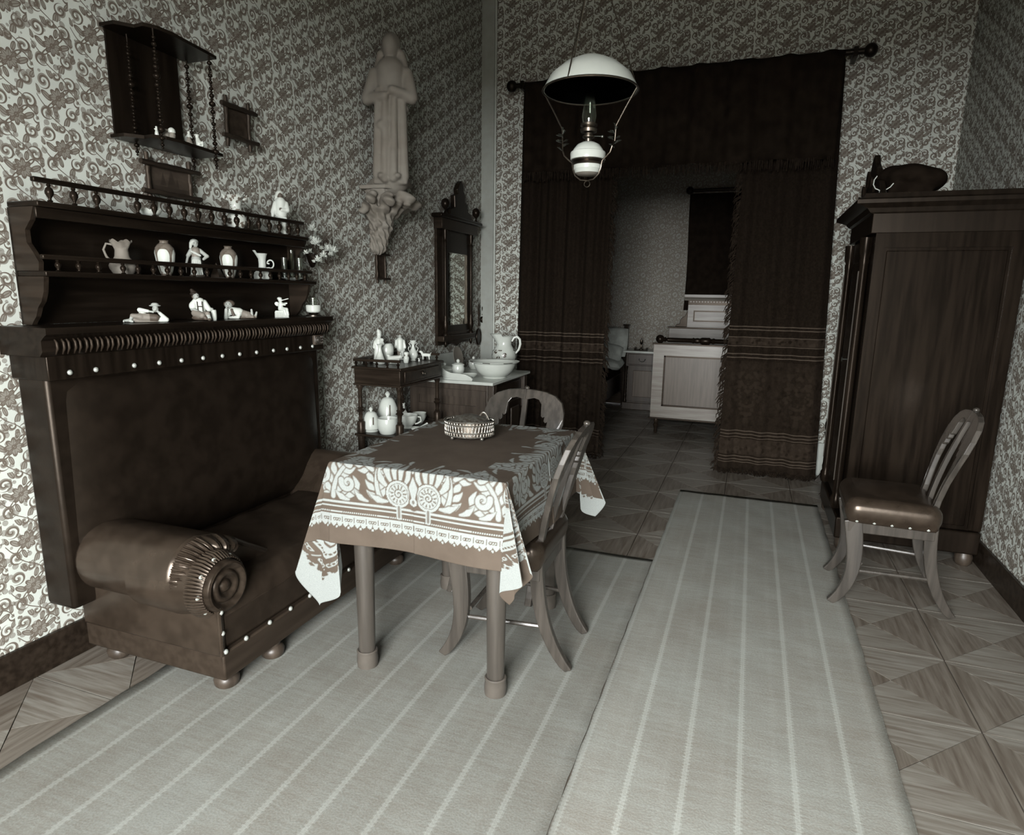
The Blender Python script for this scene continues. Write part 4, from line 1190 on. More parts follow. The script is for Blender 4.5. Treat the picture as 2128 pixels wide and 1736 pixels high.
# ================================================================ wardrobe on the right
RX0, RX1, RY0, RY1, RZ = .53, 1.19, 3.735, 4.50, 1.80
wd = thing('wardrobe', 'tall dark polished wardrobe with half columns and a carved crest, right of the curtain', 'wardrobe', ((RX0 + RX1) / 2, (RY0 + RY1) / 2, 0))
ox_, oy_ = (RX0 + RX1) / 2, (RY0 + RY1) / 2
def R_(mb): return mb.warp(lambda x, y, z: (x - ox_, y - oy_, z))
for x in (RX0 + .04, RX1 - .05):
    for y in (RY0 + .03, RY1 - .04):
        obj('foot', R_(MB().lathe([(.028, 0), (.04, .015), (.042, .05), (.03, .075)], (x, y, 0), 16)), 'wood_mid', wd)
obj('plinth', R_(MB().box(RX0 - .012, RX1, RY0 - .012, RY1 + .012, .07, .19)), 'wood_dark', wd, bevel=.008)
obj('carcass', R_(MB().box(RX0 + .02, RX1, RY0 + .012, RY1 - .01, .19, RZ - .09)), 'wood_ward', wd, bevel=.004)
sf = MB()
for a, b, c, d in ((RX0 + .02, RX0 + .06, .2, RZ - .1), (RX1 - .06, RX1, .2, RZ - .1)): sf.box(a, b, RY0 + .002, RY0 + .014, c, d)
sf.box(RX0 + .06, RX1 - .06, RY0 + .002, RY0 + .014, RZ - .19, RZ - .1)
obj('side_frame', R_(sf), 'wood_ward', wd, smooth=False)
obj('side_panel', R_(MB().box(RX0 + .075, RX1 - .075, RY0 + .006, RY0 + .014, .215, RZ - .205)), 'wood_ward', wd, bevel=.004)
dr = obj('door', R_(MB().box(RX0 + .006, RX0 + .022, RY0 + .16, RY1 - .14, .22, RZ - .13)), 'wood_dark', wd, bevel=.004)
obj('door_panel', R_(MB().box(RX0 - .002, RX0 + .01, RY0 + .24, RY1 - .22, .32, RZ - .24)), 'wood_ward', dr, bevel=.010)
obj('door_bead', R_(MB().box(RX0 - .008, RX0 + .006, RY0 + .15, RY0 + .165, .22, RZ - .24)), 'wood_mid', dr, bevel=.003)
ky = obj('key', R_(MB().tube([(RX0 + .01, RY0 + .20, 1.03), (RX0 - .045, RY0 + .20, 1.03)], .003, 8).tube([(RX0 - .045 + .0, RY0 + .20 + .012 * math.cos(t), 1.03 + .012 * math.sin(t)) for t in [i * 2 * PI / 14 for i in range(15)]], .0025, 6)), 'brass', dr)
for y in (RY0 + .135, RY1 - .055):
    c = obj('half_column', R_(MB().lathe([(.024, .2), (.03, .22), (.03, .26), (.022, .275), (.025, .3), (.022, .32), (.0205, RZ - .27), (.024, RZ - .25), (.021, RZ - .235), (.030, RZ - .2), (.032, RZ - .13)], (RX0 - .002, y, 0), 20)), 'wood_ward', wd)
    obj('flute', R_(MB().tube([(RX0 - .0235, y - .004, .36), (RX0 - .0225, y - .004, RZ - .3)], .0045, 6)), 'wood_leg', c)
obj('frieze', R_(MB().box(RX0 - .005, RX1, RY0 - .002, RY1 + .01, RZ - .12, RZ - .02)), 'wood_dark', wd, bevel=.003)
def ringp(o, z): return [(RX0 - o, RY0 - o * .35, z), (RX1, RY0 - o * .35, z), (RX1, RY1 + o, z), (RX0 - o, RY1 + o, z)]
mb = MB(); prof = [(.0, RZ - .03), (.02, RZ - .02), (.035, RZ + .0), (.075, RZ + .018), (.085, RZ + .022), (.085, RZ + .04), (.06, RZ + .048), (.05, RZ + .07)]
V = [p for o_, z in prof for p in ringp(o_, z)]
F = [(j * 4 + i, j * 4 + (i + 1) % 4, j * 4 + 4 + (i + 1) % 4, j * 4 + 4 + i) for j in range(len(prof) - 1) for i in range(4)] + [(3, 2, 1, 0), tuple(len(V) - 4 + i for i in range(4))]
mb.add(V, F)
obj('cornice', R_(mb), 'wood_dark', wd, smooth=False)
zt = RZ + .07
cr = [(RY0 + .02, 0), (RY1 + .03, 0), (RY1 + .04, .03), (RY1 - .0, .05), (RY1 - .06, .04), (RY1 - .10, .075), (RY1 - .17, .08), (RY1 - .22, .14), (RY1 - .30, .16), (RY1 - .36, .235), (RY1 - .40, .25), (RY1 - .44, .20), (RY1 - .52, .16), (RY1 - .56, .10), (RY1 - .64, .08), (RY1 - .7, .03)]
cs = obj('crest', R_(MB().prism([(y, z + zt) for y, z in cr], RX0 + .02, RX0 + .05, 'yz')), 'wood_dark', wd, smooth=False, bevel=.006)
for k, (y, z, r) in enumerate(((RY0 + .25, .09, .03), (RY0 + .36, .12, .045), (RY0 + .50, .08, .03), (RY0 + .14, .045, .022), (RY0 + .62, .045, .024))):
    obj('carved_boss', R_(MB().lathe([(r, 0), (r * .9, .012), (r * .6, .010), (r * .4, .02), (0, .024)], (RX0 + .02 - .024 + .0, y, zt + z), 18, 'x')), 'wood_walnut', cs)
# things on top: hat box and a wire loop
p = on_y(1878, 362, 3.95)
hb = thing('round_bundle', 'dark rounded bundle lying on top of the wardrobe', 'bundle', (float(p[0]) + .02, 3.95, RZ + .0705))
obj('bundle', sculpt([ell((0, 0, .10), (.11, .16, .065), .02), ell((-.07, .02, .115), (.06, .08, .05), .02), ell((.08, -.02, .08), (.09, .14, .06), .02), blk((0, 0, .03), (.10, .12, .03), .02, .02)], 30), 'cloth_dark', hb)
p = on_y(1833, 390, 3.82)
wl = thing('wire_loop', 'pale bent wire loop resting against the wardrobe crest', 'wire', (float(p[0]), 3.80, RZ + .0705))
pts = [on_y(a, b, 3.80) for a, b in ((1823, 366), (1817, 374), (1815, 384), (1819, 392), (1828, 396), (1840, 395), (1850, 389), (1857, 381))]
obj('loop', MB().tube([(q[0] - p[0], 0, q[2] - RZ - .0705) for q in pts] , .0026, 8), 'biscuit', wl)
obj('stem', MB().tube([(pts[4][0] - p[0], 0, pts[4][2] - RZ - .0705), (pts[4][0] - p[0] + .004, .01, .0)], .003, 8), 'biscuit', wl)

# ================================================================ alcove: two beds, night cabinet, hanging
FY = 6.42
bd = thing('wooden_bed', 'polished wooden bed with a panelled footboard seen between the curtains', 'bed', (-.37, 7.2, 0))
def B(mb): return mb.warp(lambda x, y, z: (x + .37, y - 7.2, z))
X0, X1 = -.885, .13
fb = MB().box(X0, X0 + .115, FY, FY + .035, .165, .895).box(X1 - .115, X1, FY, FY + .035, .165, .895).box(X0 + .115, X1 - .115, FY, FY + .035, .775, .895).box(X0 + .115, X1 - .115, FY, FY + .035, .165, .29)
fo = obj('footboard', B(fb), 'wood_bed', bd, smooth=False)
obj('panel', B(MB().box(X0 + .115, X1 - .115, FY + .018, FY + .03, .29, .775)), 'wood_bed_dark', fo, smooth=False)
bead = MB()
for a, b, c, d in ((X0 + .105, X0 + .12, .285, .785), (X1 - .12, X1 - .105, .285, .785), (X0 + .105, X1 - .105, .772, .787), (X0 + .105, X1 - .105, .282, .297)): bead.box(a, b, FY - .006, FY + .02, c, d)
obj('panel_bead', B(bead), 'wood_walnut', fo, smooth=False)
obj('foot_cap', B(MB().box(X0 - .012, X1 + .012, FY - .012, FY + .047, .893, .908)), 'wood_walnut', bd, bevel=.004)
obj('foot_moulding', B(MB().box(X0 - .015, X1 + .015, FY - .012, FY + .047, .150, .166)), 'wood_walnut', bd, bevel=.004)
rl = obj('foot_rail', B(MB().lathe([(.022, X0 + .13), (.022, X0 + .36), (.030, X0 + .37), (.022, X0 + .385), (.028, X0 + .41), (.022, X0 + .43), (.033, X0 + .45), (.033, X0 + .52), (.022, X0 + .535), (.030, X0 + .56), (.022, X0 + .575), (.022, X1 - .13)], (0, FY + .017, .941), 18, 'x')), 'wood_dark', bd)
obj('rail_knob', B(MB().ball((X0 + .055, FY + .017, .946), .042, 18, 12).lathe([(.018, X0 + .09), (.026, X0 + .105), (.014, X0 + .115), (.02, X0 + .13)], (0, FY + .017, .943), 16, 'x')), 'wood_dark', rl)
obj('rail_knob', B(MB().ball((X1 - .055, FY + .017, .946), .042, 18, 12)), 'wood_dark', rl)
for x in (X0 + .06, X1 - .06):
    for y in (FY + .02, 7.92):
        obj('foot', B(MB().lathe([(.012, 0), (.018, .02), (.016, .05), (.028, .085), (.016, .105), (.026, .125), (.022, .15)], (x, y, 0), 16)), 'wood_walnut', bd)
for x in (X0, X1 - .035):
    obj('side_rail', B(MB().box(x, x + .035, FY + .035, 7.92, .22, .42)), 'wood_bed', bd, bevel=.004)
HY = 7.94
obj('headboard', B(MB().box(X0 - .04, X1 + .04, HY, HY + .05, .2, .985)), 'wood_bed', bd, bevel=.003)
obj('head_ledge', B(MB().box(X0 - .055, X1 + .055, HY - .02, HY + .08, .985, 1.003)), 'wood_walnut', bd, bevel=.004)
ux0, ux1 = -.72, -.035
up = MB().box(ux0, ux0 + .065, HY + .01, HY + .045, 1.003, 1.265).box(ux1 - .065, ux1, HY + .01, HY + .045, 1.003, 1.265).box(ux0 + .065, ux1 - .065, HY + .01, HY + .045, 1.20, 1.265).box(ux0 + .065, ux1 - .065, HY + .01, HY + .045, 1.003, 1.07)
hu = obj('upper_headboard', B(up), 'wood_bed', bd, smooth=False)
obj('panel', B(MB().box(ux0 + .08, ux1 - .08, HY + .02, HY + .03, 1.085, 1.185)), 'wood_bed', hu, smooth=False)
obj('panel_groove', B(MB().box(ux0 + .065, ux1 - .065, HY + .028, HY + .036, 1.07, 1.20)), 'wood_dark', hu, smooth=False)
obj('dentil_band', B(MB().box(ux0 + .0, ux1, HY + .005, HY + .05, 1.265, 1.315)), 'wood_dark', bd, smooth=False)
for k in range(20):
    obj('dentil', B(MB().box(ux0 + .02 + k * .033, ux0 + .034 + k * .033, HY - .004, HY + .006, 1.295, 1.31)), 'wood_bed', hu, smooth=False)
obj('head_cornice', B(MB().prism([(HY - .035, 1.385), (HY + .06, 1.385), (HY + .06, 1.315), (HY + .0, 1.315), (HY - .01, 1.335), (HY - .03, 1.345), (HY - .035, 1.355)], ux0 - .045, ux1 + .045, 'yz')), 'wood_bed', bd, smooth=False)
for s_, bx in ((-1, ux0), (1, ux1)):
    mb = MB().prism([(bx, 1.003), (bx + s_ * .14, 1.003), (bx + s_ * .13, 1.03), (bx + s_ * .085, 1.045), (bx + s_ * .085, 1.085), (bx + s_ * .06, 1.115), (bx + s_ * .03, 1.13), (bx + s_ * .012, 1.18), (bx, 1.2)], HY + .015, HY + .04, 'xz')
    obj('scroll_bracket', B(mb), 'wood_dark', hu, smooth=False, bevel=.004)
obj('mattress', B(MB().box(X0 + .01, X1 - .01, FY + .04, 7.93, .34, .56)), 'linen', bd, bevel=.05)
obj('quilt', sculpt([blk((0, -.02, .62), (.53, .70, .10), .09, .5), ell((-.50, -.35, .60), (.06, .30, .12), .5), ell((-.505, .2, .58), (.05, .3, .1), .5)], 40), 'linen', bd)

lb = thing('wooden_bed', 'second bed with piled pillows, mostly hidden behind the left curtain', 'bed', (-1.88, 7.2, 0))
def L_(mb): return mb.warp(lambda x, y, z: (x + 1.88, y - 7.2, z))
obj('headboard', L_(MB().box(-2.25, -1.47, 7.99, 8.04, .15, .96)), 'wood_dark', lb, bevel=.004)
obj('head_post', L_(MB().box(-1.475, -1.425, 7.97, 8.05, 0, 1.0).box(-1.487, -1.413, 7.96, 8.06, .995, 1.012)), 'wood_dark', lb, bevel=.003)
obj('footboard', L_(MB().box(-2.25, -1.46, 6.3, 6.34, .12, .72)), 'wood_dark', lb, bevel=.004)
obj('side_rail', L_(MB().box(-1.50, -1.465, 6.34, 7.98, .2, .42)), 'wood_dark', lb, bevel=.004)
for x in (-2.2, -1.49):
    obj('foot', L_(MB().lathe([(.02, 0), (.028, .05), (.02, .2)], (x, 6.33, 0), 12)), 'wood_dark', lb)
obj('mattress', L_(MB().box(-2.24, -1.49, 6.36, 7.97, .32, .52)), 'cloth_dark', lb, bevel=.04)
def pillow(label, x, y, z, rx, ry, rz_, wx, wy, wz, mat):
    t = thing('bed_pillow', label, 'pillow', (x, y, z), 0, 'pillows on the left bed')
    P = [[None] * 25 for _ in range(25)]
    top, bot = [], []
    for sg, arr in ((1, top), (-1, bot)):
        for i in range(19):
            r = []
            for j in range(19):
                u, v = i / 9 - 1, j / 9 - 1
                k_ = max(0, (1 - u ** 4) * (1 - v ** 4)) ** .5
                r.append((u * wx * (1 - .06 * v * v), v * wy * (1 - .06 * u * u), sg * wz * k_ + .006 * math.sin(u * 7 + v * 4)))
            arr.append(r)
    mb = MB().grid(top).grid([r[::-1] for r in bot])
    o = obj('pillow_case', mb, mat, t); o.rotation_euler = (rx, ry, rz_)
    return t
MT['linen_grey'] = plain('grey_linen', .3, .85, .2, var=.15, bump=.3, bscale=18)
pillow('large grey striped pillow propped high against the far bed head', -1.63, 7.80, .80, math.radians(68), 0, 0, .24, .19, .07, 'linen_grey')
pillow('small pale pillow in front of the striped pillow on the left bed', -1.60, 7.62, .68, math.radians(55), math.radians(10), 0, .18, .13, .06, 'linen')
pillow('wide pale lower pillow at the edge of the left bed', -1.64, 7.58, .575, math.radians(8), math.radians(6), 0, .25, .18, .065, 'linen')

nc = thing('night_cabinet', 'narrow panelled night cabinet with a pale marble top between the two beds', 'cabinet', (-1.2, 7.9, 0))
def N_(mb): return mb.warp(lambda x, y, z: (x + 1.2, y - 7.9, z))
obj('body', N_(MB().box(-1.385, -.985, 7.72, 8.09, .07, .69)), 'wood_mid', nc, bevel=.004)
obj('plinth', N_(MB().box(-1.41, -.97, 7.70, 8.09, 0, .085)), 'wood_mid', nc, bevel=.006)
obj('marble_top', N_(MB().box(-1.42, -.965, 7.69, 8.095, .69, .712)), 'marble', nc, bevel=.004)
d = obj('drawer', N_(MB().box(-1.365, -1.0, 7.705, 7.722, .55, .675)), 'wood_mid', nc, bevel=.005)
obj('ring_pull', N_(MB().tube([(-1.19 + .035 * math.cos(t), 7.695, .615 + .028 * math.sin(t)) for t in [PI + i * PI / 10 for i in range(11)]], .004, 6).ball((-1.225, 7.70, .615), .008, 8, 6).ball((-1.155, 7.70, .615), .008, 8, 6)), 'brass', d)
d = obj('door', N_(MB().box(-1.345, -1.0, 7.705, 7.722, .10, .54)), 'wood_mid', nc, bevel=.004)
obj('door_panel', N_(MB().box(-1.29, -1.05, 7.695, 7.71, .16, .48)), 'wood_bed_dark', d, bevel=.006)
obj('turned_column', N_(MB().lathe([(.02, .09), (.024, .11), (.014, .13), (.02, .16)] + [((.014 if k % 2 else .02), .18 + k * .022) for k in range(14)] + [(.022, .5), (.024, .53)], (-1.375, 7.70, 0), 12)), 'wood_dark', nc)
cs = thing('candlestick', 'small dark candlestick on a tray upon the night cabinet', 'candlestick', (-1.235, 7.86, .7125))
obj('tray', MB().box(-.075, .075, -.06, .06, 0, .008).box(-.075, -.065, -.06, .06, .008, .03).box(.065, .075, -.06, .06, .008, .03), 'wood_dark', cs, bevel=.002)
obj('stick', MB().lathe([(.03, .008), (.028, .015), (.008, .025), (.012, .05), (.007, .07), (.02, .09), (.016, .10), (.014, .12), (.006, .125), (.004, .14), (.001, .15)], (0, 0, 0), 14), 'dark_metal', cs)

hg = thing('wall_hanging', 'dark hanging on a ball ended rod on the alcove wall', 'wall hanging', (-.3, 8.07, 0))
rows = []
for j in range(41):
    v = j / 40
    z = 1.20 + 1.34 * v
    rows.append([(-.785 + .03 * (1 - v) * 0 + (1.0) * i / 60 + .3 + .03 * math.sin(v * 5) * (1 if i == 0 else 0) * .3, .012 * math.sin(i * .6) * (1 - .5 * v), z) for i in range(61)])
h_ = obj('cloth', MB().grid(rows), 'cloth_dark', hg); sd = h_.modifiers.new('thickness', 'SOLIDIFY'); sd.thickness = .004
obj('rod', MB().lathe([(.018, -.49), (.018, .75)], (0, 0, 2.575), 14, 'x'), 'wood_dark', hg)
obj('ball_end', MB().ball((-.50, 0, 2.575), .045, 16, 10), 'wood_dark', hg)
obj('ball_end', MB().ball((.77, 0, 2.575), .045, 16, 10), 'wood_dark', hg)
obj('bracket', MB().box(-.42, -.40, 0, .05, 2.56, 2.59), 'wood_dark', hg)

# ================================================================ hanging oil lamp
LX, LY = -.682, 2.70
lp = thing('hanging_oil_lamp', 'hanging oil lamp with a white porcelain font in a wire cradle', 'lamp', (LX, LY, 1.80))
def Lm(mb): return mb.warp(lambda x, y, z: (x, y, z - 1.80))
ft = obj('font', Lm(MB().lathe([(.010, 1.965), (.026, 1.962), (.046, 1.952), (.058, 1.937), (.062, 1.930), (.0625, 1.927), (.070, 1.924), (.072, 1.918), (.071, 1.895), (.064, 1.893)], n=36)), 'porcelain', lp)
obj('brass_band', Lm(MB().lathe([(.066, 1.895), (.068, 1.888), (.062, 1.884), (.065, 1.880), (.061, 1.874), (.057, 1.873)], n=36)), 'dark_metal', lp)
fc = obj('font_cup', Lm(MB().lathe([(.057, 1.873), (.057, 1.858), (.054, 1.855), (.051, 1.845), (.049, 1.843)], n=36)), 'porcelain', lp)
obj('drip_base', Lm(MB().lathe([(.049, 1.843), (.040, 1.836), (0, 1.834)], n=36)), 'plaster_fig', lp)
bn = obj('burner', Lm(MB().lathe([(.012, 1.963), (.014, 1.975), (.024, 1.98), (.024, 1.986), (.016, 1.99), (.018, 1.996), (.032, 2.0), (.034, 2.012), (.028, 2.018), (.034, 2.024), (.034, 2.032), (.024, 2.036)], n=30)), 'dark_metal', lp)
obj('wick_key', Lm(MB().tube([(.02, 0, 1.985), (.055, -.004, 1.981)], .002, 6).ball((.058, -.004, 1.98), .006, 10, 6)), 'brass', bn)
obj('chimney', Lm(MB().lathe([(.026, 2.035), (.030, 2.06), (.026, 2.09), (.019, 2.14), (.018, 2.28), (.0165, 2.28), (.0175, 2.14), (.0245, 2.09), (.028, 2.06), (.024, 2.035)], n=28)), 'glass', lp)
obj('shade', Lm(MB().lathe([(.19, 2.155), (.186, 2.165), (.16, 2.21), (.11, 2.25), (.055, 2.275), (.05, 2.273), (.105, 2.245), (.155, 2.205), (.184, 2.155)], n=48)), 'porcelain', lp)
for s_ in (-1, 1):
    pts = [(0, 0, 1.815), (s_ * .028, 0, 1.818), (s_ * .05, 0, 1.836), (s_ * .06, 0, 1.86), (s_ * .064, 0, 1.885), (s_ * .082, 0, 1.90), (s_ * .098, 0, 1.915), (s_ * .105, 0, 1.935)]
    dx = -1 if s_ < 0 else 1
    a_ = obj('cradle_arm', Lm(MB().tube([(x * 1.0, -.03 * (abs(x) / .1) * (1 if s_ > 0 else .3), z) for x, y, z in pts] + [(s_ * .108, 0, 1.96), (s_ * .112, 0, 2.02), (s_ * .15, 0, 2.09), (s_ * .188, 0, 2.155)], .0032, 8)), 'dark_metal', lp)
    mb = MB()
    for k, (dx_, z, an) in enumerate(((0, 1.935, 2.2), (0, 1.95, .8), (0, 1.965, 2.6), (0, 1.97, .4), (.002, 1.985, 2.0), (.002, 2.0, 1.2), (.004, 1.975, 3.0), (.004, 1.96, .1), (0, 2.01, 1.6), (0, 1.99, 2.7))):
        x = s_ * .108
        mb.tube([(x, 0, z), (x + .02 * math.cos(an), -.004, z + .014 * math.sin(an)), (x + .03 * math.cos(an + .3), 0, z + .02 * math.sin(an))], [.003, .008, .001], 6, .4)
    obj('leaf_ornament', Lm(mb), 'brass', a_)
obj('bottom_ring', Lm(MB().tube([(.012 * math.cos(t), 0, 1.802 + .012 * math.sin(t)) for t in [i * 2 * PI / 14 for i in range(15)]], .002, 6)), 'dark_metal', lp)
obj('shade_ring', Lm(MB().tube([(.19 * math.cos(t), .19 * math.sin(t), 2.155) for t in [i * 2 * PI / 40 for i in range(41)]], .004, 6)), 'dark_metal', lp)
for k in range(3):
    an = 2 * PI * k / 3 + .3
    obj('chain', Lm(MB().tube([(.188 * math.cos(an), .188 * math.sin(an), 2.157), (.02 * math.cos(an), .02 * math.sin(an), 2.62)], .0028, 6)), 'dark_metal', lp)
obj('crown', Lm(MB().lathe([(.02, 2.60), (.035, 2.62), (.03, 2.65), (.01, 2.67), (.004, 2.7), (.004, CEIL - .02), (.05, CEIL - .015), (.05, CEIL)], n=24)), 'dark_metal', lp)
# ================================================================ ornaments
W1, W2, SK, GR, DK, BK = .46, .38, .26, .14, .05, .015
def orn(name, label, cat, X_, px_, py_, z, ytop=None, group=None, rz=None):
    """ornament whose foot is seen at a pixel and stands on the level z at distance plane X_"""
    y = float(on_x(px_, py_, X_)[1])
    t = thing(name, label, cat, (X_, y, z), facing(X_, y) if rz is None else rz, group)
    hgt = height_to(X_, y, ytop) - z if ytop else None
    return t, hgt
def scaled(prims, s_):
    out = []
    for p in prims:
        if p[0] == 'c': out.append(('c', p[1] * s_, p[2] * s_, p[3] * s_, p[4] * s_, p[5]))
        elif p[0] == 'e': out.append(('e', p[1] * s_, p[2] * s_, p[3], p[4], p[5]))
        else: out.append(('b', p[1] * s_, p[2] * s_, p[3] * s_, p[4], p[5]))
    return out
def fig(t, name, prims, s_, mat='painted_matt', n=44, k=.12): return obj(name, sculpt(scaled(prims, s_), n, k), mat, t)

TOPZ, MIDZ, LOWZ = 1.6185, 1.4025, 1.2265
# ---- on the sofa cornice
t, h = orn('boy_figurine', 'reclining boy figurine in a straw hat, leftmost on the sofa ledge', 'figurine', -2.135, 306, 668, LOWZ, 631, 'boy figurines on the sofa ledge')
fig(t, 'body', [ell((.44, -.06, .72), (.155, .16, .185), SK), ell((.46, -.22, .70), (.035, .04, .04), SK), ell((.37, -.19, .76), (.022, .025, .02), DK), ell((.51, -.19, .76), (.022, .025, .02), DK), ell((.43, -.2, .62), (.05, .03, .015), DK), ell((.43, .02, .89), (.30, .27, .045), .3), ell((.43, .03, .95), (.19, .19, .10), .3),
     cap((.92, -.02, .15), (.62, -.12, .50), .13, .085, W1), cap((.92, 0, .14), (.5, .05, .15), .135, .15, W1), cap((.62, -.13, .50), (.54, -.16, .58), .07, .06, SK),
     cap((-.30, .0, .66), (.08, -.08, .60), .125, .085, W1), cap((.08, -.1, .6), (.32, -.17, .56), .055, .06, SK), cap((-.28, .05, .62), (-.05, .1, .35), .12, .14, W1),
     cap((.42, .0, .24), (.15, .02, .26), .20, .22, DK), cap((.1, .02, .26), (-.3, .03, .27), .22, .23, GR), cap((-.28, -.06, .30), (-.66, -.10, .36), .17, .12, GR), cap((-.66, -.1, .36), (-.78, -.12, .12), .10, .07, SK), cap((-.3, .05, .2), (-.72, .02, .14), .17, .12, GR), cap((-.72, .02, .13), (-1.05, -.02, .09), .09, .07, SK), cap((-.8, -.14, .08), (-.68, -.2, .06), .06, .06, W2), cap((-1.05, -.02, .08), (-1.08, -.12, .06), .06, .05, W2), ell((-.1, .08, .05), (.95, .22, .06), GR)], h, n=72, k=.045)
t, h = orn('boy_figurine', 'figurine of a seated boy with dark hat and braces beside a small barrel', 'figurine', -2.125, 418, 663, LOWZ, 601, 'boy figurines on the sofa ledge')
fig(t, 'body', [cap((.0, .05, .2), (0, .0, .58), .17, .15, W1), ell((-.2, -.02, .46), (.125, .12, .15), W1), cap((-.14, 0, .6), (-.2, -.02, .5), .09, .11, W1), cap((-.22, -.06, .36), (-.1, -.2, .30), .07, .05, SK), cap((.13, .0, .58), (.25, -.04, .36), .085, .08, W1), cap((.25, -.04, .36), (.34, -.06, .36), .055, .05, SK),
     cap((-.16, -.12, .24), (.04, -.34, .17), .115, .10, GR), cap((.04, -.34, .17), (.14, -.38, .08), .08, .06, DK), cap((.12, -.1, .2), (.2, -.3, .22), .10, .085, GR), cap((.2, -.3, .22), (.24, -.36, .06), .07, .065, SK), ell((.24, -.40, .04), (.06, .09, .04), DK), ell((0, -.06, .09), (.27, .26, .10), DK),
     cap((-.04, 0, .62), (-.08, 0, .7), .06, .06, SK), ell((-.095, -.03, .765), (.092, .10, .115), SK), ell((-.04, -.13, .75), (.022, .026, .022), SK), ell((-.13, -.11, .785), (.013, .016, .012), DK), ell((-.05, -.115, .785), (.013, .016, .012), DK), ell((-.075, -.12, .71), (.03, .015, .009), DK),
     ell((-.14, .03, .845), (.135, .13, .05), BK), cap((-.15, .04, .86), (-.21, .06, .96), .10, .055, BK), ell((-.19, .06, .77), (.04, .07, .09), DK),
     cap((-.08, -.150, .60), (-.075, -.168, .31), .016, .016, BK), cap((.065, -.150, .60), (.07, -.168, .31), .016, .016, BK), cap((-.08, -.168, .45), (.065, -.168, .45), .016, .016, BK)], h, n=84, k=.03)
o = obj('barrel', MB().lathe([(.85, 0), (1.0, .5), (1.05, 1.2), (.95, 2.1), (.85, 2.2), (.8, 2.1), (0, 2.1)], n=20).warp(lambda x, y, z: ((.385 + x * .085) * h, (y * .085 - .03) * h, z * .155 * h)), 'biscuit', t)
t, h = orn('boy_figurine', 'figurine of a boy lying on his front, cheek propped on one hand', 'figurine', -2.13, 500, 664, LOWZ, 625, 'boy figurines on the sofa ledge')
fig(t, 'body', [ell((-.57, -.08, .74), (.19, .19, .22), SK), ell((-.60, -.27, .72), (.035, .04, .035), SK), ell((-.66, -.24, .80), (.024, .024, .02), DK), ell((-.52, -.25, .80), (.024, .024, .02), DK), ell((-.6, -.25, .63), (.05, .03, .015), DK), ell((-.50, .04, .84), (.26, .22, .19), DK), ell((-.76, .02, .8), (.06, .1, .12), DK),
     cap((-.74, -.16, .06), (-.70, -.2, .50), .105, .085, W1), cap((-.70, -.2, .52), (-.66, -.22, .62), .07, .05, SK), cap((-.72, -.1, .1), (-.45, .02, .42), .11, .13, W1), cap((-.4, .0, .42), (-.05, .04, .36), .23, .24, W1), cap((-.42, -.19, .50), (-.34, -.2, .2), .07, .08, DK), cap((-.05, -.12, .3), (-.12, -.2, .10), .13, .10, W1), cap((-.12, -.2, .09), (-.55, -.24, .08), .09, .065, W1), ell((-.6, -.25, .07), (.06, .05, .05), SK),
     cap((.0, .04, .32), (.4, .06, .22), .22, .19, GR), cap((.35, .0, .2), (.62, .0, .12), .16, .10, GR), cap((.62, .0, .12), (.60, .02, .50), .075, .06, SK), cap((.4, .12, .2), (.78, .12, .1), .14, .09, GR), cap((.78, .12, .1), (.86, .12, .36), .07, .055, SK), ell((.05, .04, .05), (.8, .2, .05), DK)], h, n=72, k=.045)
t, h = orn('cupid_figurine', 'white cupid figurine blowing a pipe, seated on a fluted block', 'figurine', -2.13, 586, 660, LOWZ, 617)
fig(t, 'body', [cap((-.05, 0, .42), (-.02, 0, .66), .12, .12, W1), cap((.02, -.03, .42), (.24, -.14, .40), .10, .08, W1), cap((.24, -.14, .4), (.30, -.2, .14), .08, .06, W1), cap((0, -.05, .40), (.14, -.18, .34), .1, .08, W1), cap((.14, -.18, .34), (.2, -.22, .1), .08, .05, W1), ell((-.04, 0, .86), (.105, .11, .12), W1), ell((-.07, .02, .93), (.12, .12, .08), SK),
     cap((.08, 0, .66), (.26, -.08, .70), .055, .045, W1), cap((-.12, 0, .66), (.18, -.12, .62), .055, .045, W1), cap((.02, -.1, .84), (.34, -.12, .93), .025, .03, W1), ell((-.2, .1, .66), (.13, .03, .11), W1, 0, .6)], h / 1.02, 'porcelain')
s_ = h / 1.02
pd = MB().box(-.33 * s_, .33 * s_, -.24 * s_, .2 * s_, 0, .27 * s_).box(-.30 * s_, .30 * s_, -.22 * s_, .18 * s_, .27 * s_, .33 * s_)
for k in range(9): pd.tube([((-.30 + .075 * k) * s_, -.245 * s_, .03 * s_), ((-.30 + .075 * k) * s_, -.245 * s_, .25 * s_)], .022 * s_, 6)
obj('pedestal', pd, 'biscuit', t)
t, h = orn('night_lamp', 'little night lamp with a white band and slim glass chimney at the ledge end', 'lamp', -2.13, 652, 656, LOWZ, 619)
obj('foot', MB().lathe([(.040, 0), (.040, .004), (.022, .010), (.03, .018)], n=26), 'dark_metal', t)
obj('white_band', MB().lathe([(.030, .018), (.036, .024), (.038, .052), (.034, .056), (.0, .056)], n=28), 'porcelain', t)
obj('chimney', MB().lathe([(.019, .056), (.019, h), (.0175, h), (.0175, .056)], n=22), 'glass', t)
obj('candle', MB().lathe([(.005, .056), (.005, h * .86), (.001, h * .9)], n=10), 'biscuit', t)

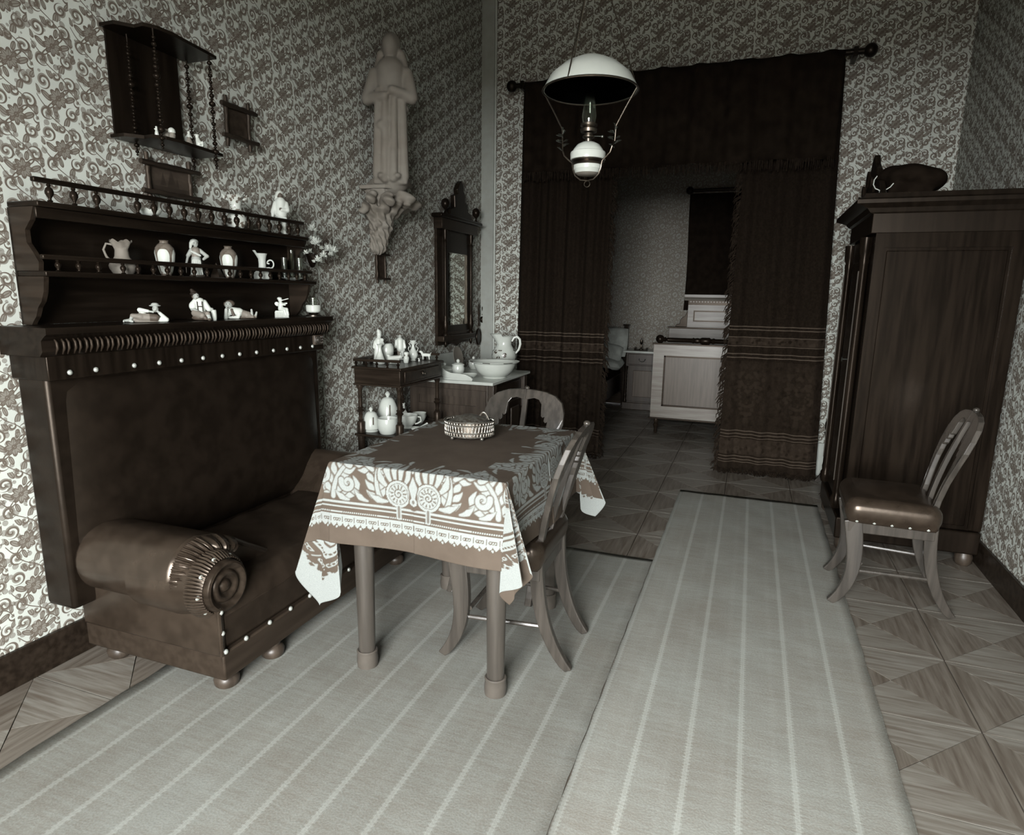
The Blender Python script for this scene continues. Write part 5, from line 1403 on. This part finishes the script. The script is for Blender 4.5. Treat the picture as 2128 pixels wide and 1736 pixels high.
# ---- middle shelf
def vase(t, prof, s_, mat, n=32): return obj('body', MB().lathe([(r * s_, z * s_) for r, z in prof], n=n), mat, t)
def panel_vase():
    M = Mat('vase_with_white_panels', .2, .22, .5)
    q = M.xyz(); x, y, z = q
    th = y.at2(x) / (2 * PI)
    u = ((th * 4. + .62).fr() - .5).abs()
    u4 = (u * 2.3) * (u * 2.3); top = 1. - u4 * u4 * .30
    zz = z / .126
    pan = (u < .41) * (zz < (top * .8)) * (zz > .06)
    n = M.noise(55., 3); scene_ = (n > .56) * (zz < .45) * (u < .36)
    c = M.mix(pan, M.mix(M.noise(30., 2).sm(.4, .6), tone(.07), tone(.11)), tone(.48))
    M.color(M.mix(scene_ * pan, c, tone(.12)))
    return M.m
MT['panel_vase'] = panel_vase()
for px_, yt, lab in ((347, 500, 'ovoid vase with white arched panels, left of the girl figurine'), (478, 512, 'ovoid vase with white arched panels, right of the girl figurine')):
    t, h = orn('panelled_vase', lab, 'vase', -2.195, px_, 578, MIDZ, yt, 'panelled vases on the middle shelf')
    vase(t, [(.016, 0), (.017, .004), (.022, .02), (.029, .05), (.032, .075), (.029, .092), (.021, .104), (.014, .108), (.013, .114), (.016, .117), (.014, .117), (.011, .11), (.011, .1)], h / .117, 'panel_vase')
t, h = orn('girl_figurine', 'standing girl figurine in a bonnet and pleated apron between the panelled vases', 'figurine', -2.195, 411, 580, MIDZ, 496)
fig(t, 'body', [cap((0, 0, .05), (0, 0, .46), .165, .12, SK), cap((0, 0, .48), (0, 0, .68), .10, .115, GR), cap((-.1, 0, .69), (-.19, -.03, .55), .06, .05, SK), cap((-.19, -.03, .55), (-.25, -.05, .33), .035, .025, SK), cap((-.25, -.05, .36), (-.26, -.05, .10), .012, .012, GR), cap((.1, 0, .70), (.27, -.03, .55), .05, .05, SK), cap((.27, -.03, .55), (.18, -.08, .47), .045, .035, SK), cap((0, 0, .73), (0, 0, .8), .045, .04, SK), ell((.01, -.02, .865), (.068, .075, .085), SK), ell((.02, -.095, .86), (.015, .018, .015), SK), ell((-.015, -.085, .88), (.011, .012, .01), DK), ell((.045, -.085, .88), (.011, .012, .01), DK), ell((-.02, .035, .915), (.105, .10, .08), W2), cap((-.09, .0, .88), (-.12, .02, .76), .05, .03, W2)] +
    [cap((-.09 + .03 * k, -.10 - .012 * math.sin(k * .52), .45), (-.13 + .043 * k, -.135 - .02 * math.sin(k * .52), .07), .012, .020, W2) for k in range(7)] + [cap((-.1, -.1, .66), (.1, -.1, .56), .03, .03, W2), ell((0, 0, .03), (.2, .18, .04), DK)], h, n=84, k=.03)
t, h = orn('handled_ewer', 'small pale ewer with curled handle near the right end of the middle shelf', 'jug', -2.195, 547, 582, MIDZ, 521)
pr = [(.26, 0), (.30, .02), (.31, .12), (.28, .24), (.16, .34), (.13, .42), (.12, .55), (.13, .72), (.17, .86), (.19, .9), (.16, .89), (.10, .7), (.09, .5)]
obj('body', MB().lathe([(r * h, z * h) for r, z in pr], n=30).warp(lambda x, y, z: (x - (.12 * h * ((z / h - .8) / .1) if z > .8 * h and x < 0 else 0), y, z + (.10 * h * max(0, (z / h - .82) / .08) if x < -.06 * h else 0))), 'biscuit', t)
obj('handle', MB().tube([(.12 * h, 0, .40 * h)] + [((.27 + .11 * math.cos(a_)) * h, 0, (.54 + .14 * math.sin(a_)) * h) for a_ in [-2.0 + .26 * i_ for i_ in range(20)]] + [(.24 * h, 0, .55 * h)], .026 * h, 8), 'biscuit', t)
t, h = orn('wavy_jug', 'large pale jug with a wavy rim at the far left of the middle shelf', 'jug', -2.202, 258, 575, MIDZ, 499)
pr = [(.26, 0), (.29, .03), (.36, .16), (.375, .24), (.34, .34), (.26, .42), (.20, .52), (.18, .7), (.22, .88), (.30, .97), (.27, .95), (.17, .7), (.17, .5)]
obj('body', MB().lathe([(r * h, z * h) for r, z in pr], n=36).warp(lambda x, y, z: (x, y, z + (.05 * h * math.sin(5 * math.atan2(y, x) + .6) if z > .9 * h else 0))), 'plaster_fig', t)
obj('handle', MB().tube([(-.2 * h, 0, .85 * h), (-.38 * h, 0, .88 * h), (-.46 * h, 0, .7 * h), (-.4 * h, 0, .5 * h), (-.3 * h, 0, .38 * h)], .035 * h, 8), 'plaster_fig', t)
t, h = orn('glass_set', 'clear glass bottle and two tumblers on a saucer at the right of the middle shelf', 'glassware', -2.195, 608, 586, MIDZ, 520)
obj('bottle', MB().lathe([(.018, .012), (.022, .02), (.022, .045), (.010, .06), (.009, h), (.0075, h), (.0085, .06), (.020, .045), (.018, .016)], n=20), 'glass', t)
obj('saucer', MB().lathe([(.02, 0), (.03, .003), (.052, .012), (.050, .014), (.03, .006), (0, .005)], n=26), 'biscuit', t)
for s_ in (-1, 1):
    obj('tumbler', MB().lathe([(.012, .012), (.014, .014), (.016, h * .75), (.0145, h * .75), (.012, .018)], (s_ * .036, 0, 0), 18), 'glass', t)
t, h = orn('glass_prism', 'dark faceted obelisk behind the middle railing, left of the second panelled vase', 'ornament', -2.20, 451, 582, MIDZ, 557)
obj('prism', MB().lathe([(.03, 0), (.027, h * .3), (.001, h * 1.5)], n=5), 'wood_walnut', t, smooth=False)

# ---- top shelf
t, h = orn('flowered_vase', 'flower encrusted vase with flared rim on the top shelf', 'vase', -2.168, 492, 470, TOPZ, 405)
def speck():
    M = Mat('speckled_china', .6, .35, .4); v = M.voro(75.); n = M.noise(45., 3)
    M.color(M.mix((n > .54) * (v < .6), tone(.42), tone(.08))); return M.m
MT['speckled'] = speck()
vase(t, [(.2, 0), (.23, .03), (.3, .15), (.31, .28), (.24, .42), (.17, .55), (.16, .68), (.2, .82), (.27, .95), (.25, .98), (.17, .8), (.13, .6)], h, 'speckled').data
for s_ in (-1, 1): obj('rim_frill', MB().tube([(s_ * .2 * h, 0, .84 * h), (s_ * .3 * h, -.02 * h, .9 * h), (s_ * .36 * h, 0, 1.0 * h)], [.03 * h, .05 * h, .02 * h], 8), 'speckled', t)
t, h = orn('robed_figurine', 'white robed figurine with dark face standing at the right end of the top shelf', 'figurine', -2.168, 586, 480, TOPZ, 395)
fig(t, 'body', [cap((0, 0, .03), (0, 0, .45), .085, .13, W1), cap((0, 0, .45), (0, 0, .72), .13, .12, W1), cap((-.11, 0, .70), (-.17, -.02, .5), .055, .06, W1), cap((-.17, -.02, .5), (-.19, -.04, .40), .05, .03, W1), cap((.12, 0, .70), (.14, -.06, .55), .055, .06, W1), cap((.14, -.06, .55), (.02, -.13, .54), .05, .035, W1), ell((0, -.13, .56), (.03, .03, .03), DK), cap((0, 0, .74), (0, 0, .80), .05, .05, W1), ell((0, -.015, .865), (.06, .065, .08), DK), ell((-.01, .03, .90), (.09, .09, .095), W1), cap((-.08, .04, .86), (-.09, .06, .7), .04, .05, W1), cap((-.1, -.1, .42), (.1, -.1, .36), .03, .03, W2), cap((-.04, -.05, .1), (-.05, -.06, .02), .03, .035, DK), cap((.05, -.05, .1), (.07, -.08, .02), .03, .035, SK), ell((0, 0, .015), (.15, .12, .02), SK)], h, n=60, k=.06)
t, h = orn('shell_dish', 'pale shell shaped dish lying behind the top railing at the left', 'dish', -2.168, 312, 442, TOPZ, 423)
obj('shell', MB().lathe([(0, 0), (.02, .002), (.035, .012), (.042, .026), (.040, .027), (.032, .014), (0, .005)], n=24).warp(lambda x, y, z: (x, y * .8, z * (1 + .15 * math.sin(9 * math.atan2(y, x))))), 'biscuit', t)

# ---- flowers at the end of the shelf
fy = float(on_x(662, 545, -2.19)[1])
fz = float(on_x(662, 545, -2.19)[2])
fbq = thing('flower_bouquet', 'bouquet of white blossoms in a wall pocket at the right end of the tiered shelf', 'flowers', (-2.19, fy, fz - .03))
fo3 = (-2.19, fy, fz - .03)
obj('wall_pocket', MB().lathe([(.001, 0), (.012, .006), (.022, .03), (.032, .07), (.029, .07), (.018, .03)], n=20).warp(lambda x, y, z: (x - .04, y - .0, z)), 'wood_dark', fbq)
rn = random.Random(11)
for k, (a, b, R) in enumerate(((650, 478, .030), (657, 508, .034), (648, 497, .016), (681, 521, .032), (694, 523, .028), (672, 533, .026), (662, 543, .028), (636, 527, .018), (645, 524, .016), (688, 530, .02), (668, 517, .018), (652, 545, .014))):
    q = on_x(a, b, -2.17 + rn.uniform(-.02, .03)); c = (q[0] - fo3[0], q[1] - fo3[1], q[2] - fo3[2])
    mb = MB()
    for i in range(40):
        an, el = rn.random() * 2 * PI, rn.uniform(-.2, 1.2)
        d = np.array([math.cos(el) * math.cos(an), math.cos(el) * math.sin(an), math.sin(el)]); d = d @ np.array([[.5, 0, 0], [0, 1, 0], [0, 0, 1]])
        r0, r1 = R * .2, R * rn.uniform(.8, 1.35)
        mb.tube([tuple(np.array(c) + d * r0), tuple(np.array(c) + d * (r0 + r1) / 2), tuple(np.array(c) + d * r1)], [R * .06, R * .2, R * .05], 5, .5)
    bl = obj('blossom', mb, 'flower', fbq)
    obj('stalk', MB().tube([(-.04, 0, .06), (c[0] * .5 - .02, c[1] * .5, max(.07, c[2] * .6)), tuple(c)], .0022, 5), 'leaf', bl)
for k in range(16):
    a, b = rn.uniform(632, 692), rn.uniform(495, 545)
    q = on_x(a, b, -2.20); c = np.array([q[0] - fo3[0], q[1] - fo3[1], q[2] - fo3[2]])
    an = rn.random() * 2 * PI
    d = np.array([.2, math.cos(an), math.sin(an)]) * .026
    obj('leaf', MB().tube([tuple(c - d), tuple(c), tuple(c + d)], [.001, .010, .001], 6, .25), 'leaf', fbq)

# ================================================================ hanging shelf and rustic frames on the left wall
HZ = 1.906
y0, y1 = float(on_x(258, 285, -2.2)[1]), float(on_x(464, 324, -2.12)[1])
hs = thing('hanging_shelf', 'dark hanging shelf with beaded turned posts, high on the left wall', 'shelf', (-2.2, (y0 + y1) / 2, HZ))
hy = (y0 + y1) / 2
yf = float(on_x(337, 282, -2.10)[1])
out = [(-2.268, y0), (-2.20, y0), (-2.16, y0 + .05), (-2.115, yf - .03), (-2.09, yf + .01), (-2.085, yf + .07), (-2.10, (yf + y1) / 2 + .02), (-2.11, y1 - .06), (-2.12, y1), (-2.268, y1)]
def board(z): return MB().prism([(x + 2.2, y - hy) for x, y in out], z - HZ, z - HZ + .012, 'xy')
obj('board', board(HZ - .012), 'wood_dark_y', hs, smooth=False)
obj('upper_board', board(HZ + .36), 'wood_dark_y', hs, smooth=False)
obj('back_panel', MB().box(-.074, -.066, y0 + .02 - hy, y1 - .06 - hy, 0, .36), 'wood_dark', hs, smooth=False)
def beads(x, y, zt, zb):
    prof = [(.001, zb)]; z = zb; k = 0
    pat = [.006, .009, .006, .013, .007, .017, .008, .013, .0075, .011, .007, .010, .007, .012]
    while z < zt - .03:
        r = pat[k % len(pat)] * .8; hgt = r * 1.7
        prof += [(r * .35, z + hgt * .05), (r * .85, z + hgt * .25), (r, z + hgt * .5), (r * .85, z + hgt * .75), (r * .35, z + hgt * .95)]; z += hgt; k += 1
    prof += [(.004, zt)]
    obj('beaded_post', MB().lathe([(a, b - HZ) for a, b in prof], (x + 2.2, y - hy, 0), 12), 'wood_dark', hs)
for px_, py_, X_ in ((447, 300, -2.115), (337, 290, -2.10), (402, 320, -2.255), (284, 300, -2.24)):
    q = on_x(px_, py_, X_)
    zb = {447: 352, 337: 310, 402: 354, 284: 324}[px_]
    beads(X_, float(q[1]), HZ + .36, height_to(X_, float(q[1]), zb))
def horn(name, label, cat, X_, px_, yt, grp=None):
    y = float(on_x(px_, 290, X_)[1]); t = thing(name, label, cat, (X_, y, HZ + .0005), facing(X_, y), grp)
    return t, (height_to(X_, y, yt) - HZ)
t, h = horn('small_vase', 'tiny white pedestal vase at the left of the hanging shelf', 'vase', -2.118, 327, 262)
vase(t, [(.20, 0), (.22, .05), (.2, .3), (.13, .5), (.24, .66), (.24, .7), (.12, .74), (.1, .85), (.13, .92), (.02, 1.0)], h, 'porcelain', 20)
t, h = horn('small_pot', 'small dark glazed pot beside the pale vase on the hanging shelf', 'pot', -2.118, 346, 273)
vase(t, [(.35, 0), (.5, .2), (.55, .5), (.35, .75), (.3, .9), (.4, 1.)], max(h, .03), 'plaster_fig', 20)
t, h = horn('small_pot', 'round pot with a pale lid near the middle of the hanging shelf', 'pot', -2.105, 358, 265)
vase(t, [(.22, 0), (.3, .1), (.32, .35), (.28, .5)], h, 'plaster_fig', 24); obj('lid', MB().lathe([(.3 * h, .5 * h), (.34 * h, .6 * h), (.3 * h, .8 * h), (.15 * h, .95 * h), (0, 1. * h)], n=24), 'porcelain', t)
t, h = horn('girl_figurine', 'tiny girl figurine in a wide skirt on the hanging shelf', 'figurine', -2.115, 393, 272)
fig(t, 'body', [cap((0, 0, .06), (0, 0, .5), .26, .11, GR), cap((0, 0, .5), (0, 0, .68), .11, .12, W2), cap((-.1, 0, .66), (-.2, -.1, .48), .06, .05, SK), cap((.1, 0, .66), (.2, -.1, .48), .06, .05, SK), ell((0, 0, .86), (.1, .1, .12), W1), ell((0, 0, .03), (.28, .26, .04), W1)], h)
t, h = horn('child_figurine', 'white crouching child figurine in a cap at the right of the hanging shelf', 'figurine', -2.118, 411, 279)
fig(t, 'body', [cap((.05, 0, .2), (.0, 0, .5), .2, .17, W1), ell((-.04, -.03, .72), (.14, .14, .16), W1), ell((-.05, .02, .85), (.2, .16, .08), W1), cap((.1, -.1, .25), (.3, -.2, .3), .12, .1, W1), cap((.3, -.2, .3), (.3, -.24, .06), .1, .08, W1), cap((-.1, -.1, .45), (.15, -.25, .35), .07, .06, W1), cap((.1, 0, .1), (.42, 0, .08), .1, .06, W1), ell((.05, 0, .05), (.35, .25, .06), W1)], h / .93, 'porcelain')

def rustic_frame(label, pts, X_, proj_=.045, pic=True, t_=.0095, extra=.04, group='rustic branch frames on the left wall'):
    """pts: bar crossing points in the photo TL, TR, BR, BL"""
    Q = [on_x(a, b, X_) for a, b in pts]
    yl, yr = (Q[0][1] + Q[3][1]) / 2, (Q[1][1] + Q[2][1]) / 2
    zt, zb = (Q[0][2] + Q[1][2]) / 2, (Q[2][2] + Q[3][2]) / 2
    cy, cz = (yl + yr) / 2, (zt + zb) / 2
    t = thing('branch_frame', label, 'picture frame', (X_, cy, zb), 0, group)
    hw, hh = (yr - yl) / 2, zt - zb
    rn = random.Random(int(pts[0][0]))
    for s_ in (-1, 1):
        obj('upright_branch', MB().tube([(-.008 + rn.uniform(-.001, .001), s_ * hw + rn.uniform(-.0015, .0015), -extra + (hh + 2 * extra) * i / 10) for i in range(11)], [t_ * rn.uniform(.85, 1.1) for i in range(11)], 9), 'bark', t)
    for z in (0, hh):
        obj('cross_branch', MB().tube([(.006 + rn.uniform(-.001, .001), -hw - extra + (2 * hw + 2 * extra) * i / 12, z + rn.uniform(-.0015, .0015)) for i in range(13)], [t_ * 1.05 * rn.uniform(.88, 1.12) for i in range(13)], 9), 'bark_y', t)
    if pic:
        obj('picture', MB().box(-.022, -.012, -hw, hw, 0, hh), pic, t, smooth=False)
    return t
def ship_pic():
    M = Mat('dim_ship_print', .06, .5, .4)
    q = M.xyz(); y, z = q[1], q[2]
    sky = M.noise(20., 4, M.vec(q[0], y * .6, z * 1.6))
    c = M.mix(sky.sm(.3, .7), tone(.022), tone(.040))
    def sail(y0, z0, w, h): return (z > z0) * (((y - y0).abs() / w + (z - z0) / h) < 1.)
    s1 = sail(.012, .03, .022, .07).mx(sail(-.028, .034, .014, .05)).mx(sail(.04, .03, .01, .04))
    sea = z < .03
    c = M.mix(sea, c, tone(.015))
    M.color(M.mix(s1 * .6, c, tone(.010)))
    return M.m
MT['ship'] = ship_pic()
MT['dim_print'] = plain('dim_print', .016, .5, .4, var=.5, scale=30)
rustic_frame('branch frame with a dim sailing ship print above the shelf railing', ((309, 340), (397, 357), (399, 409), (314, 402)), -2.235, pic='ship')
rustic_frame('dark branch frame high on the wall right of the hanging shelf', ((474, 222), (520, 232), (520, 295), (474, 284)), -2.235, pic='dim_print')
rustic_frame('narrow dark branch frame on the wall below the plaster bracket', ((785, 528), (802, 530), (803, 580), (786, 579)), -2.25, pic='dim_print', t_=.007, extra=.03)

# ================================================================ plaster bracket and statue
BX = -2.16
by = float(on_x(803, 400, BX)[1]); bz_ = float(on_x(803, 388, BX)[2])
br = thing('plaster_bracket', 'pale plaster wall bracket carved as curling leaves, carrying a statue', 'bracket', (-2.278, by, bz_ - .40))
hB = .38
sl = obj('shelf_slab', MB().prism([(0, -.115), (.17, -.10), (.20, -.06), (.21, 0), (.20, .06), (.17, .11), (0, .13)], .375, .398, 'xy'), 'plaster_fig', br, smooth=False, bevel=.006)
pr = [cap((.06, 0, .06), (.09, 0, .36), .045, .10, SK), ell((.05, 0, .05), (.05, .05, .05), SK), ell((.07, .02, .13), (.05, .05, .045), SK), ell((.06, -.03, .10), (.035, .04, .04), SK)]
for an, out_, top, w_ in ((-1.2, .10, .34, .035), (-.6, .15, .33, .04), (0, .17, .35, .042), (.6, .17, .34, .042), (1.2, .15, .33, .04), (1.5, .14, .30, .03), (-1.5, .10, .28, .03)):
    c0, s0 = math.cos(an), math.sin(an)
    prev = (.06 + .02 * c0, .02 * s0, .10)
    for f in (.35, .6, .8, .95, 1.05):
        o_ = .03 + out_ * f ** 2.2
        z_ = .10 + (top - .10) * f if f <= .95 else top - .03
        nx = (.05 + o_ * c0, o_ * s0 * 1.15, z_)
        pr.append(cap(prev, nx, w_ * (.55 + .3 * f), w_ * (.6 + .3 * f), SK)); prev = nx
for k in range(7):
    an = -1.5 + k * .5; pr.append(ell((.07 + .05 * math.cos(an), .06 * math.sin(an), .17 + .02 * (k % 2)), (.025, .025, .03), SK))
def veins(P):                       # carved ribs running up the leaves
    an = np.arctan2(P[..., 1], P[..., 0] - .03)
    return .0055 * np.sin(an * 15 + 9 * P[..., 2] / .1) + .0035 * np.sin(P[..., 2] * 150 + an * 4)
obj('carved_leaves', sculpt(pr, 90, .03, veins), 'plaster_fig', br)
stt = thing('robed_statue', 'grey plaster statue of a draped standing figure on the wall bracket', 'statue', (-2.115, by + .005, bz_ - .40 + .3985), facing(-2.115, by) * .6)
sH = .86
dr_ = [cap((0, 0, .05), (0, 0, .45), .115, .105, GR), cap((0, 0, .45), (0, .0, .74), .105, .10, GR), cap((-.11, 0, .73), (-.15, -.05, .56), .045, .045, GR), cap((-.15, -.05, .56), (-.02, -.12, .56), .04, .03, GR), cap((.11, 0, .73), (.15, -.05, .57), .045, .045, GR), cap((.15, -.05, .57), (.03, -.12, .60), .04, .03, GR), cap((0, 0, .78), (0, 0, .84), .04, .04, GR), ell((0, -.01, .905), (.055, .065, .08), GR), ell((0, .02, .92), (.066, .07, .08), GR), cap((-.07, .02, .86), (-.09, .03, .74), .03, .04, GR), cap((.07, .02, .86), (.09, .03, .74), .03, .04, GR),
       cap((-.07, -.085, .6), (-.085, -.10, .06), .026, .034, GR), cap((-.02, -.10, .55), (-.03, -.115, .04), .024, .034, GR), cap((.04, -.09, .6), (.03, -.12, .04), .022, .030, GR), cap((.085, -.06, .55), (.095, -.085, .05), .03, .036, GR), cap((.10, -.03, .5), (-.05, -.115, .38), .03, .03, GR), cap((.10, -.02, .42), (-.02, -.12, .26), .025, .025, GR), blk((0, 0, .02), (.12, .11, .02), .015, GR), ell((-.05, -.13, .05), (.03, .04, .02), GR), ell((.06, -.13, .05), (.03, .04, .02), GR)]
fig(stt, 'body', dr_, sH, 'plaster_fig', 80, .04)

# ================================================================ china on the side table
def top_orn(name, label, cat, px_, py_, ytop, grp='china on the side table'):
    q = on_z(px_, py_, STZ); x, y = float(q[0]), float(q[1])
    x = min(max(x, STX0 + .04), STX1 - .03); y = min(max(y, STY0 + .045), STY1 - .04)
    t = thing(name, label, cat, (x, y, STZ + .0005), facing(x, y), grp)
    return t, height_to(x, y, ytop) - STZ
t, h = top_orn('lady_figurine', 'tall white porcelain lady with flowers at the wall corner of the side table', 'figurine', 757, 752, 684)
fig(t, 'body', [cap((0, 0, .05), (0, 0, .42), .13, .10, W1), cap((.06, .02, .42), (.14, .03, .04), .05, .06, W1), cap((0, 0, .42), (.03, 0, .66), .08, .10, W1), cap((-.07, 0, .62), (-.1, -.06, .46), .05, .05, W1), cap((.1, 0, .64), (.16, -.04, .56), .05, .05, W2), ell((.05, 0, .82), (.07, .07, .085), W1), ell((.05, .02, .90), (.08, .08, .07), W2), ell((.14, -.03, .68), (.05, .05, .05), W1), ell((.09, -.08, .52), (.06, .05, .06), W2), ell((.03, 0, .95), (.05, .06, .05), W1), blk((.02, 0, .02), (.16, .13, .02), .01, W1)], h, 'painted')
t, h = top_orn('bud_vase', 'slender white bottle vase near the front railing of the side table', 'vase', 790, 757, 716)
vase(t, [(.22, 0), (.26, .05), (.27, .18), (.2, .35), (.12, .6), (.08, .8), (.10, .92), (.16, 1.), (.12, 1.), (.06, .85), (.08, .6)], h, 'porcelain', 24)
t, h = top_orn('round_vase', 'rounded white beaker vase in the middle of the side table', 'vase', 804, 752, 715)
vase(t, [(.24, 0), (.28, .03), (.36, .3), (.40, .6), (.38, .85), (.32, .97), (.31, 1.), (.29, .97), (.34, .8), (.36, .6), (.2, .1)], h, 'porcelain', 30)
t, h = top_orn('soldier_figurine', 'porcelain man in a pale coat and dark breeches at the back of the side table', 'figurine', 832, 748, 692)
fig(t, 'body', [cap((-.05, 0, .06), (-.05, 0, .42), .055, .075, GR), cap((.09, -.02, .06), (.06, 0, .42), .055, .075, W1), cap((0, 0, .42), (0, 0, .70), .13, .13, W1), cap((-.13, 0, .70), (-.17, -.03, .48), .055, .05, W1), cap((.13, 0, .70), (.18, -.03, .46), .055, .05, W1), cap((.1, 0, .45), (.12, 0, .35), .08, .06, W1), ell((0, -.01, .86), (.07, .075, .085), SK), ell((0, .03, .92), (.085, .085, .06), DK), blk((0, 0, .03), (.18, .13, .03), .01, W1), ell((-.05, -.06, .08), (.05, .08, .03), DK), ell((.1, -.08, .08), (.05, .08, .03), DK)], h, 'painted', 56, .06)
t, h = top_orn('dog_figurine', 'little white standing dog figurine at the open end of the side table', 'figurine', 886, 748, 729)
fig(t, 'body', [cap((-.25, 0, .55), (.4, 0, .52), .2, .18, W1), cap((-.3, 0, .6), (-.45, 0, .85), .15, .13, W1), ell((-.52, -.02, .88), (.17, .13, .13), W1), ell((-.42, .1, .86), (.06, .04, .1), W2), cap((-.28, -.1, .45), (-.3, -.1, .06), .08, .06, W1), cap((-.24, .1, .45), (-.25, .1, .06), .08, .06, W1), cap((.36, -.1, .45), (.4, -.1, .06), .08, .06, W1), cap((.36, .1, .45), (.42, .1, .06), .08, .06, W1), cap((.48, 0, .6), (.62, 0, .8), .06, .03, W1)], h / 1.0, 'painted')
t, h = top_orn('handled_vase', 'white flowered vase with two openwork handles on the side table', 'vase', 859, 750, 708)
vase(t, [(.12, 0), (.14, .02), (.10, .06), (.2, .18), (.235, .3), (.2, .44), (.1, .6), (.06, .75), (.08, .85), (.16, .97), (.17, 1.), (.12, .97), (.04, .8)], h, 'speckled_pale' if False else 'porcelain', 28)
for s_ in (-1, 1):
    obj('handle', MB().tube([(s_ * a * h, 0, b * h) for a, b in ((.16, .45), (.22, .52), (.24, .62), (.19, .7), (.13, .66), (.15, .78), (.21, .84), (.16, .9), (.08, .84))], .016 * h, 7), 'porcelain', t)
t, h = top_orn('small_bust', 'small round white bust on a foot near the front edge of the side table', 'figurine', 844, 755, 732)
fig(t, 'body', [cap((0, 0, .05), (0, 0, .2), .16, .1, W1), cap((0, 0, .2), (0, 0, .42), .24, .28, W1), ell((0, -.02, .72), (.22, .22, .26), W1), ell((.02, .02, .90), (.25, .24, .14), W1), ell((-.12, -.2, .72), (.07, .05, .06), DK), ell((.17, -.14, .70), (.08, .06, .06), DK), ell((0, 0, .03), (.22, .2, .04), W1)], h, 'painted')
t, h = top_orn('tiny_dog', 'tiny white dog ornament at the very front edge of the side table', 'figurine', 871, 752, 744)
fig(t, 'body', [cap((0, 0, .3), (0, 0, .6), .22, .16, W1), ell((-.1, -.05, .82), (.2, .16, .16), W1), cap((-.1, -.1, .3), (-.12, -.12, .05), .1, .08, W1), cap((.12, .05, .2), (.15, .0, .08), .14, .1, W1)], max(h, .015), 'porcelain', 24)
t, h = top_orn('animal_group', 'small white and grey porcelain animal group at the near corner of the side table', 'figurine', 820, 757, 733)
fig(t, 'body', [cap((-.4, 0, .5), (.3, 0, .55), .22, .2, W1), ell((.5, -.05, .62), (.2, .16, .16), W1), ell((.55, -.05, .9), (.1, .1, .12), SK), ell((-.5, 0, .72), (.18, .15, .16), W2), cap((-.3, 0, .4), (-.32, 0, .06), .12, .1, W1), cap((.3, 0, .4), (.34, 0, .06), .12, .1, W1), ell((0, 0, .05), (.5, .25, .06), SK)], h, 'painted')

# ---- on the lower shelf
LZ = Z2 + .0165
def low_orn(name, label, cat, px_, py_, ytop, dy=0., grp='china under the side table'):
    q = on_z(px_, py_, LZ); x, y = float(q[0]), float(q[1]) + dy
    t = thing(name, label, cat, (x, y, LZ), facing(x, y), grp)
    return t, height_to(x, y, ytop) - LZ
def cover(label, px_, py_, yt, w_, dy=0.):
    t, h = low_orn('bell_cover', label, 'china cover', px_, py_, yt, dy)
    R = w_
    obj('foot', MB().lathe([(R * .8, 0), (R * .82, .008), (R * .7, .014), (R * .9, .02)], n=32), 'biscuit', t)
    b = obj('body', MB().lathe([(R * .9, .02), (R * .98, h * .12), (R, h * .25), (R * .92, h * .45), (R * .76, h * .62), (R * .62, h * .72), (R * .5, h * .78), (R * .3, h * .82)], n=36), 'porcelain', t)
    obj('slot', MB().prism([(-.004, h * .32), (.004, h * .32), (.003, h * .62), (-.003, h * .62)], -R * 1.01, -R * .8, 'xz').warp(lambda x, y, z: (x + .012, y + R * .16 * ((z / h - .32) / .3), z)), 'wood_dark', b, smooth=False)
    obj('knob', MB().lathe([(R * .18, h * .80), (R * .12, h * .84), (R * .22, h * .89), (R * .24, h * .93), (R * .12, h * .98), (0, h)], n=20), 'porcelain', b)
cover('lower white bell shaped cover under the side table, left', 772, 896, 846, .054)
cover('taller white bell shaped cover with a knob under the side table', 802, 884, 813, .070, .03)
t, h = low_orn('white_pot', 'broad white pot in front of the tall bell cover under the side table', 'pot', 806, 901, 869)
vase(t, [(.45, 0), (.5, .05), (.6, .3), (.64, .6), (.62, .95), (.6, 1.), (.57, .9), (.4, .1)], max(h, .07), 'porcelain', 32)
t, h = low_orn('white_cup', 'white handled cup on the lower shelf right of the front leg', 'cup', 848, 890, 862)
vase(t, [(.35, 0), (.4, .08), (.3, .15), (.55, .4), (.7, .8), (.74, 1.), (.7, 1.), (.5, .4), (0, .2)], max(h, .05), 'porcelain', 28)
obj('handle', MB().tube([(h * a, 0, h * b) for a, b in ((.6, .85), (.9, .8), (.95, .5), (.7, .35), (.5, .3))], .06 * h, 8), 'porcelain', t)
t, h = low_orn('stacked_bowls', 'nested white bowls on the lower shelf beside the wall', 'bowl', 869, 880, 848, .02)
for k in range(3):
    obj('bowl', MB().lathe([(.02, 0), (.022, .003), (.036, .022), (.044, .042), (.046, .046), (.043, .045), (.034, .024), (0, .008)], (0, 0, k * .012), 28), 'porcelain', t)
t, h = low_orn('china_ladle', 'short white china ladle lying at the front of the lower shelf', 'ladle', 864, 896, 880)
obj('ladle', MB().lathe([(.012, 0), (.028, .012), (.032, .024), (.029, .024), (0, .006)], n=22).tube([(.026, 0, .02), (.05, .01, .03), (.075, .02, .042)], [.007, .008, .010], 8), 'porcelain', t)
t, h = low_orn('bottle_vase', 'tall thin white bottle behind the front leg of the side table', 'bottle', 834, 872, 838, .03)
vase(t, [(.3, 0), (.33, .1), (.26, .4), (.12, .65), (.1, .9), (.14, 1.), (.08, .95)], max(h, .08), 'porcelain', 22)
bpy.context.view_layer.update()
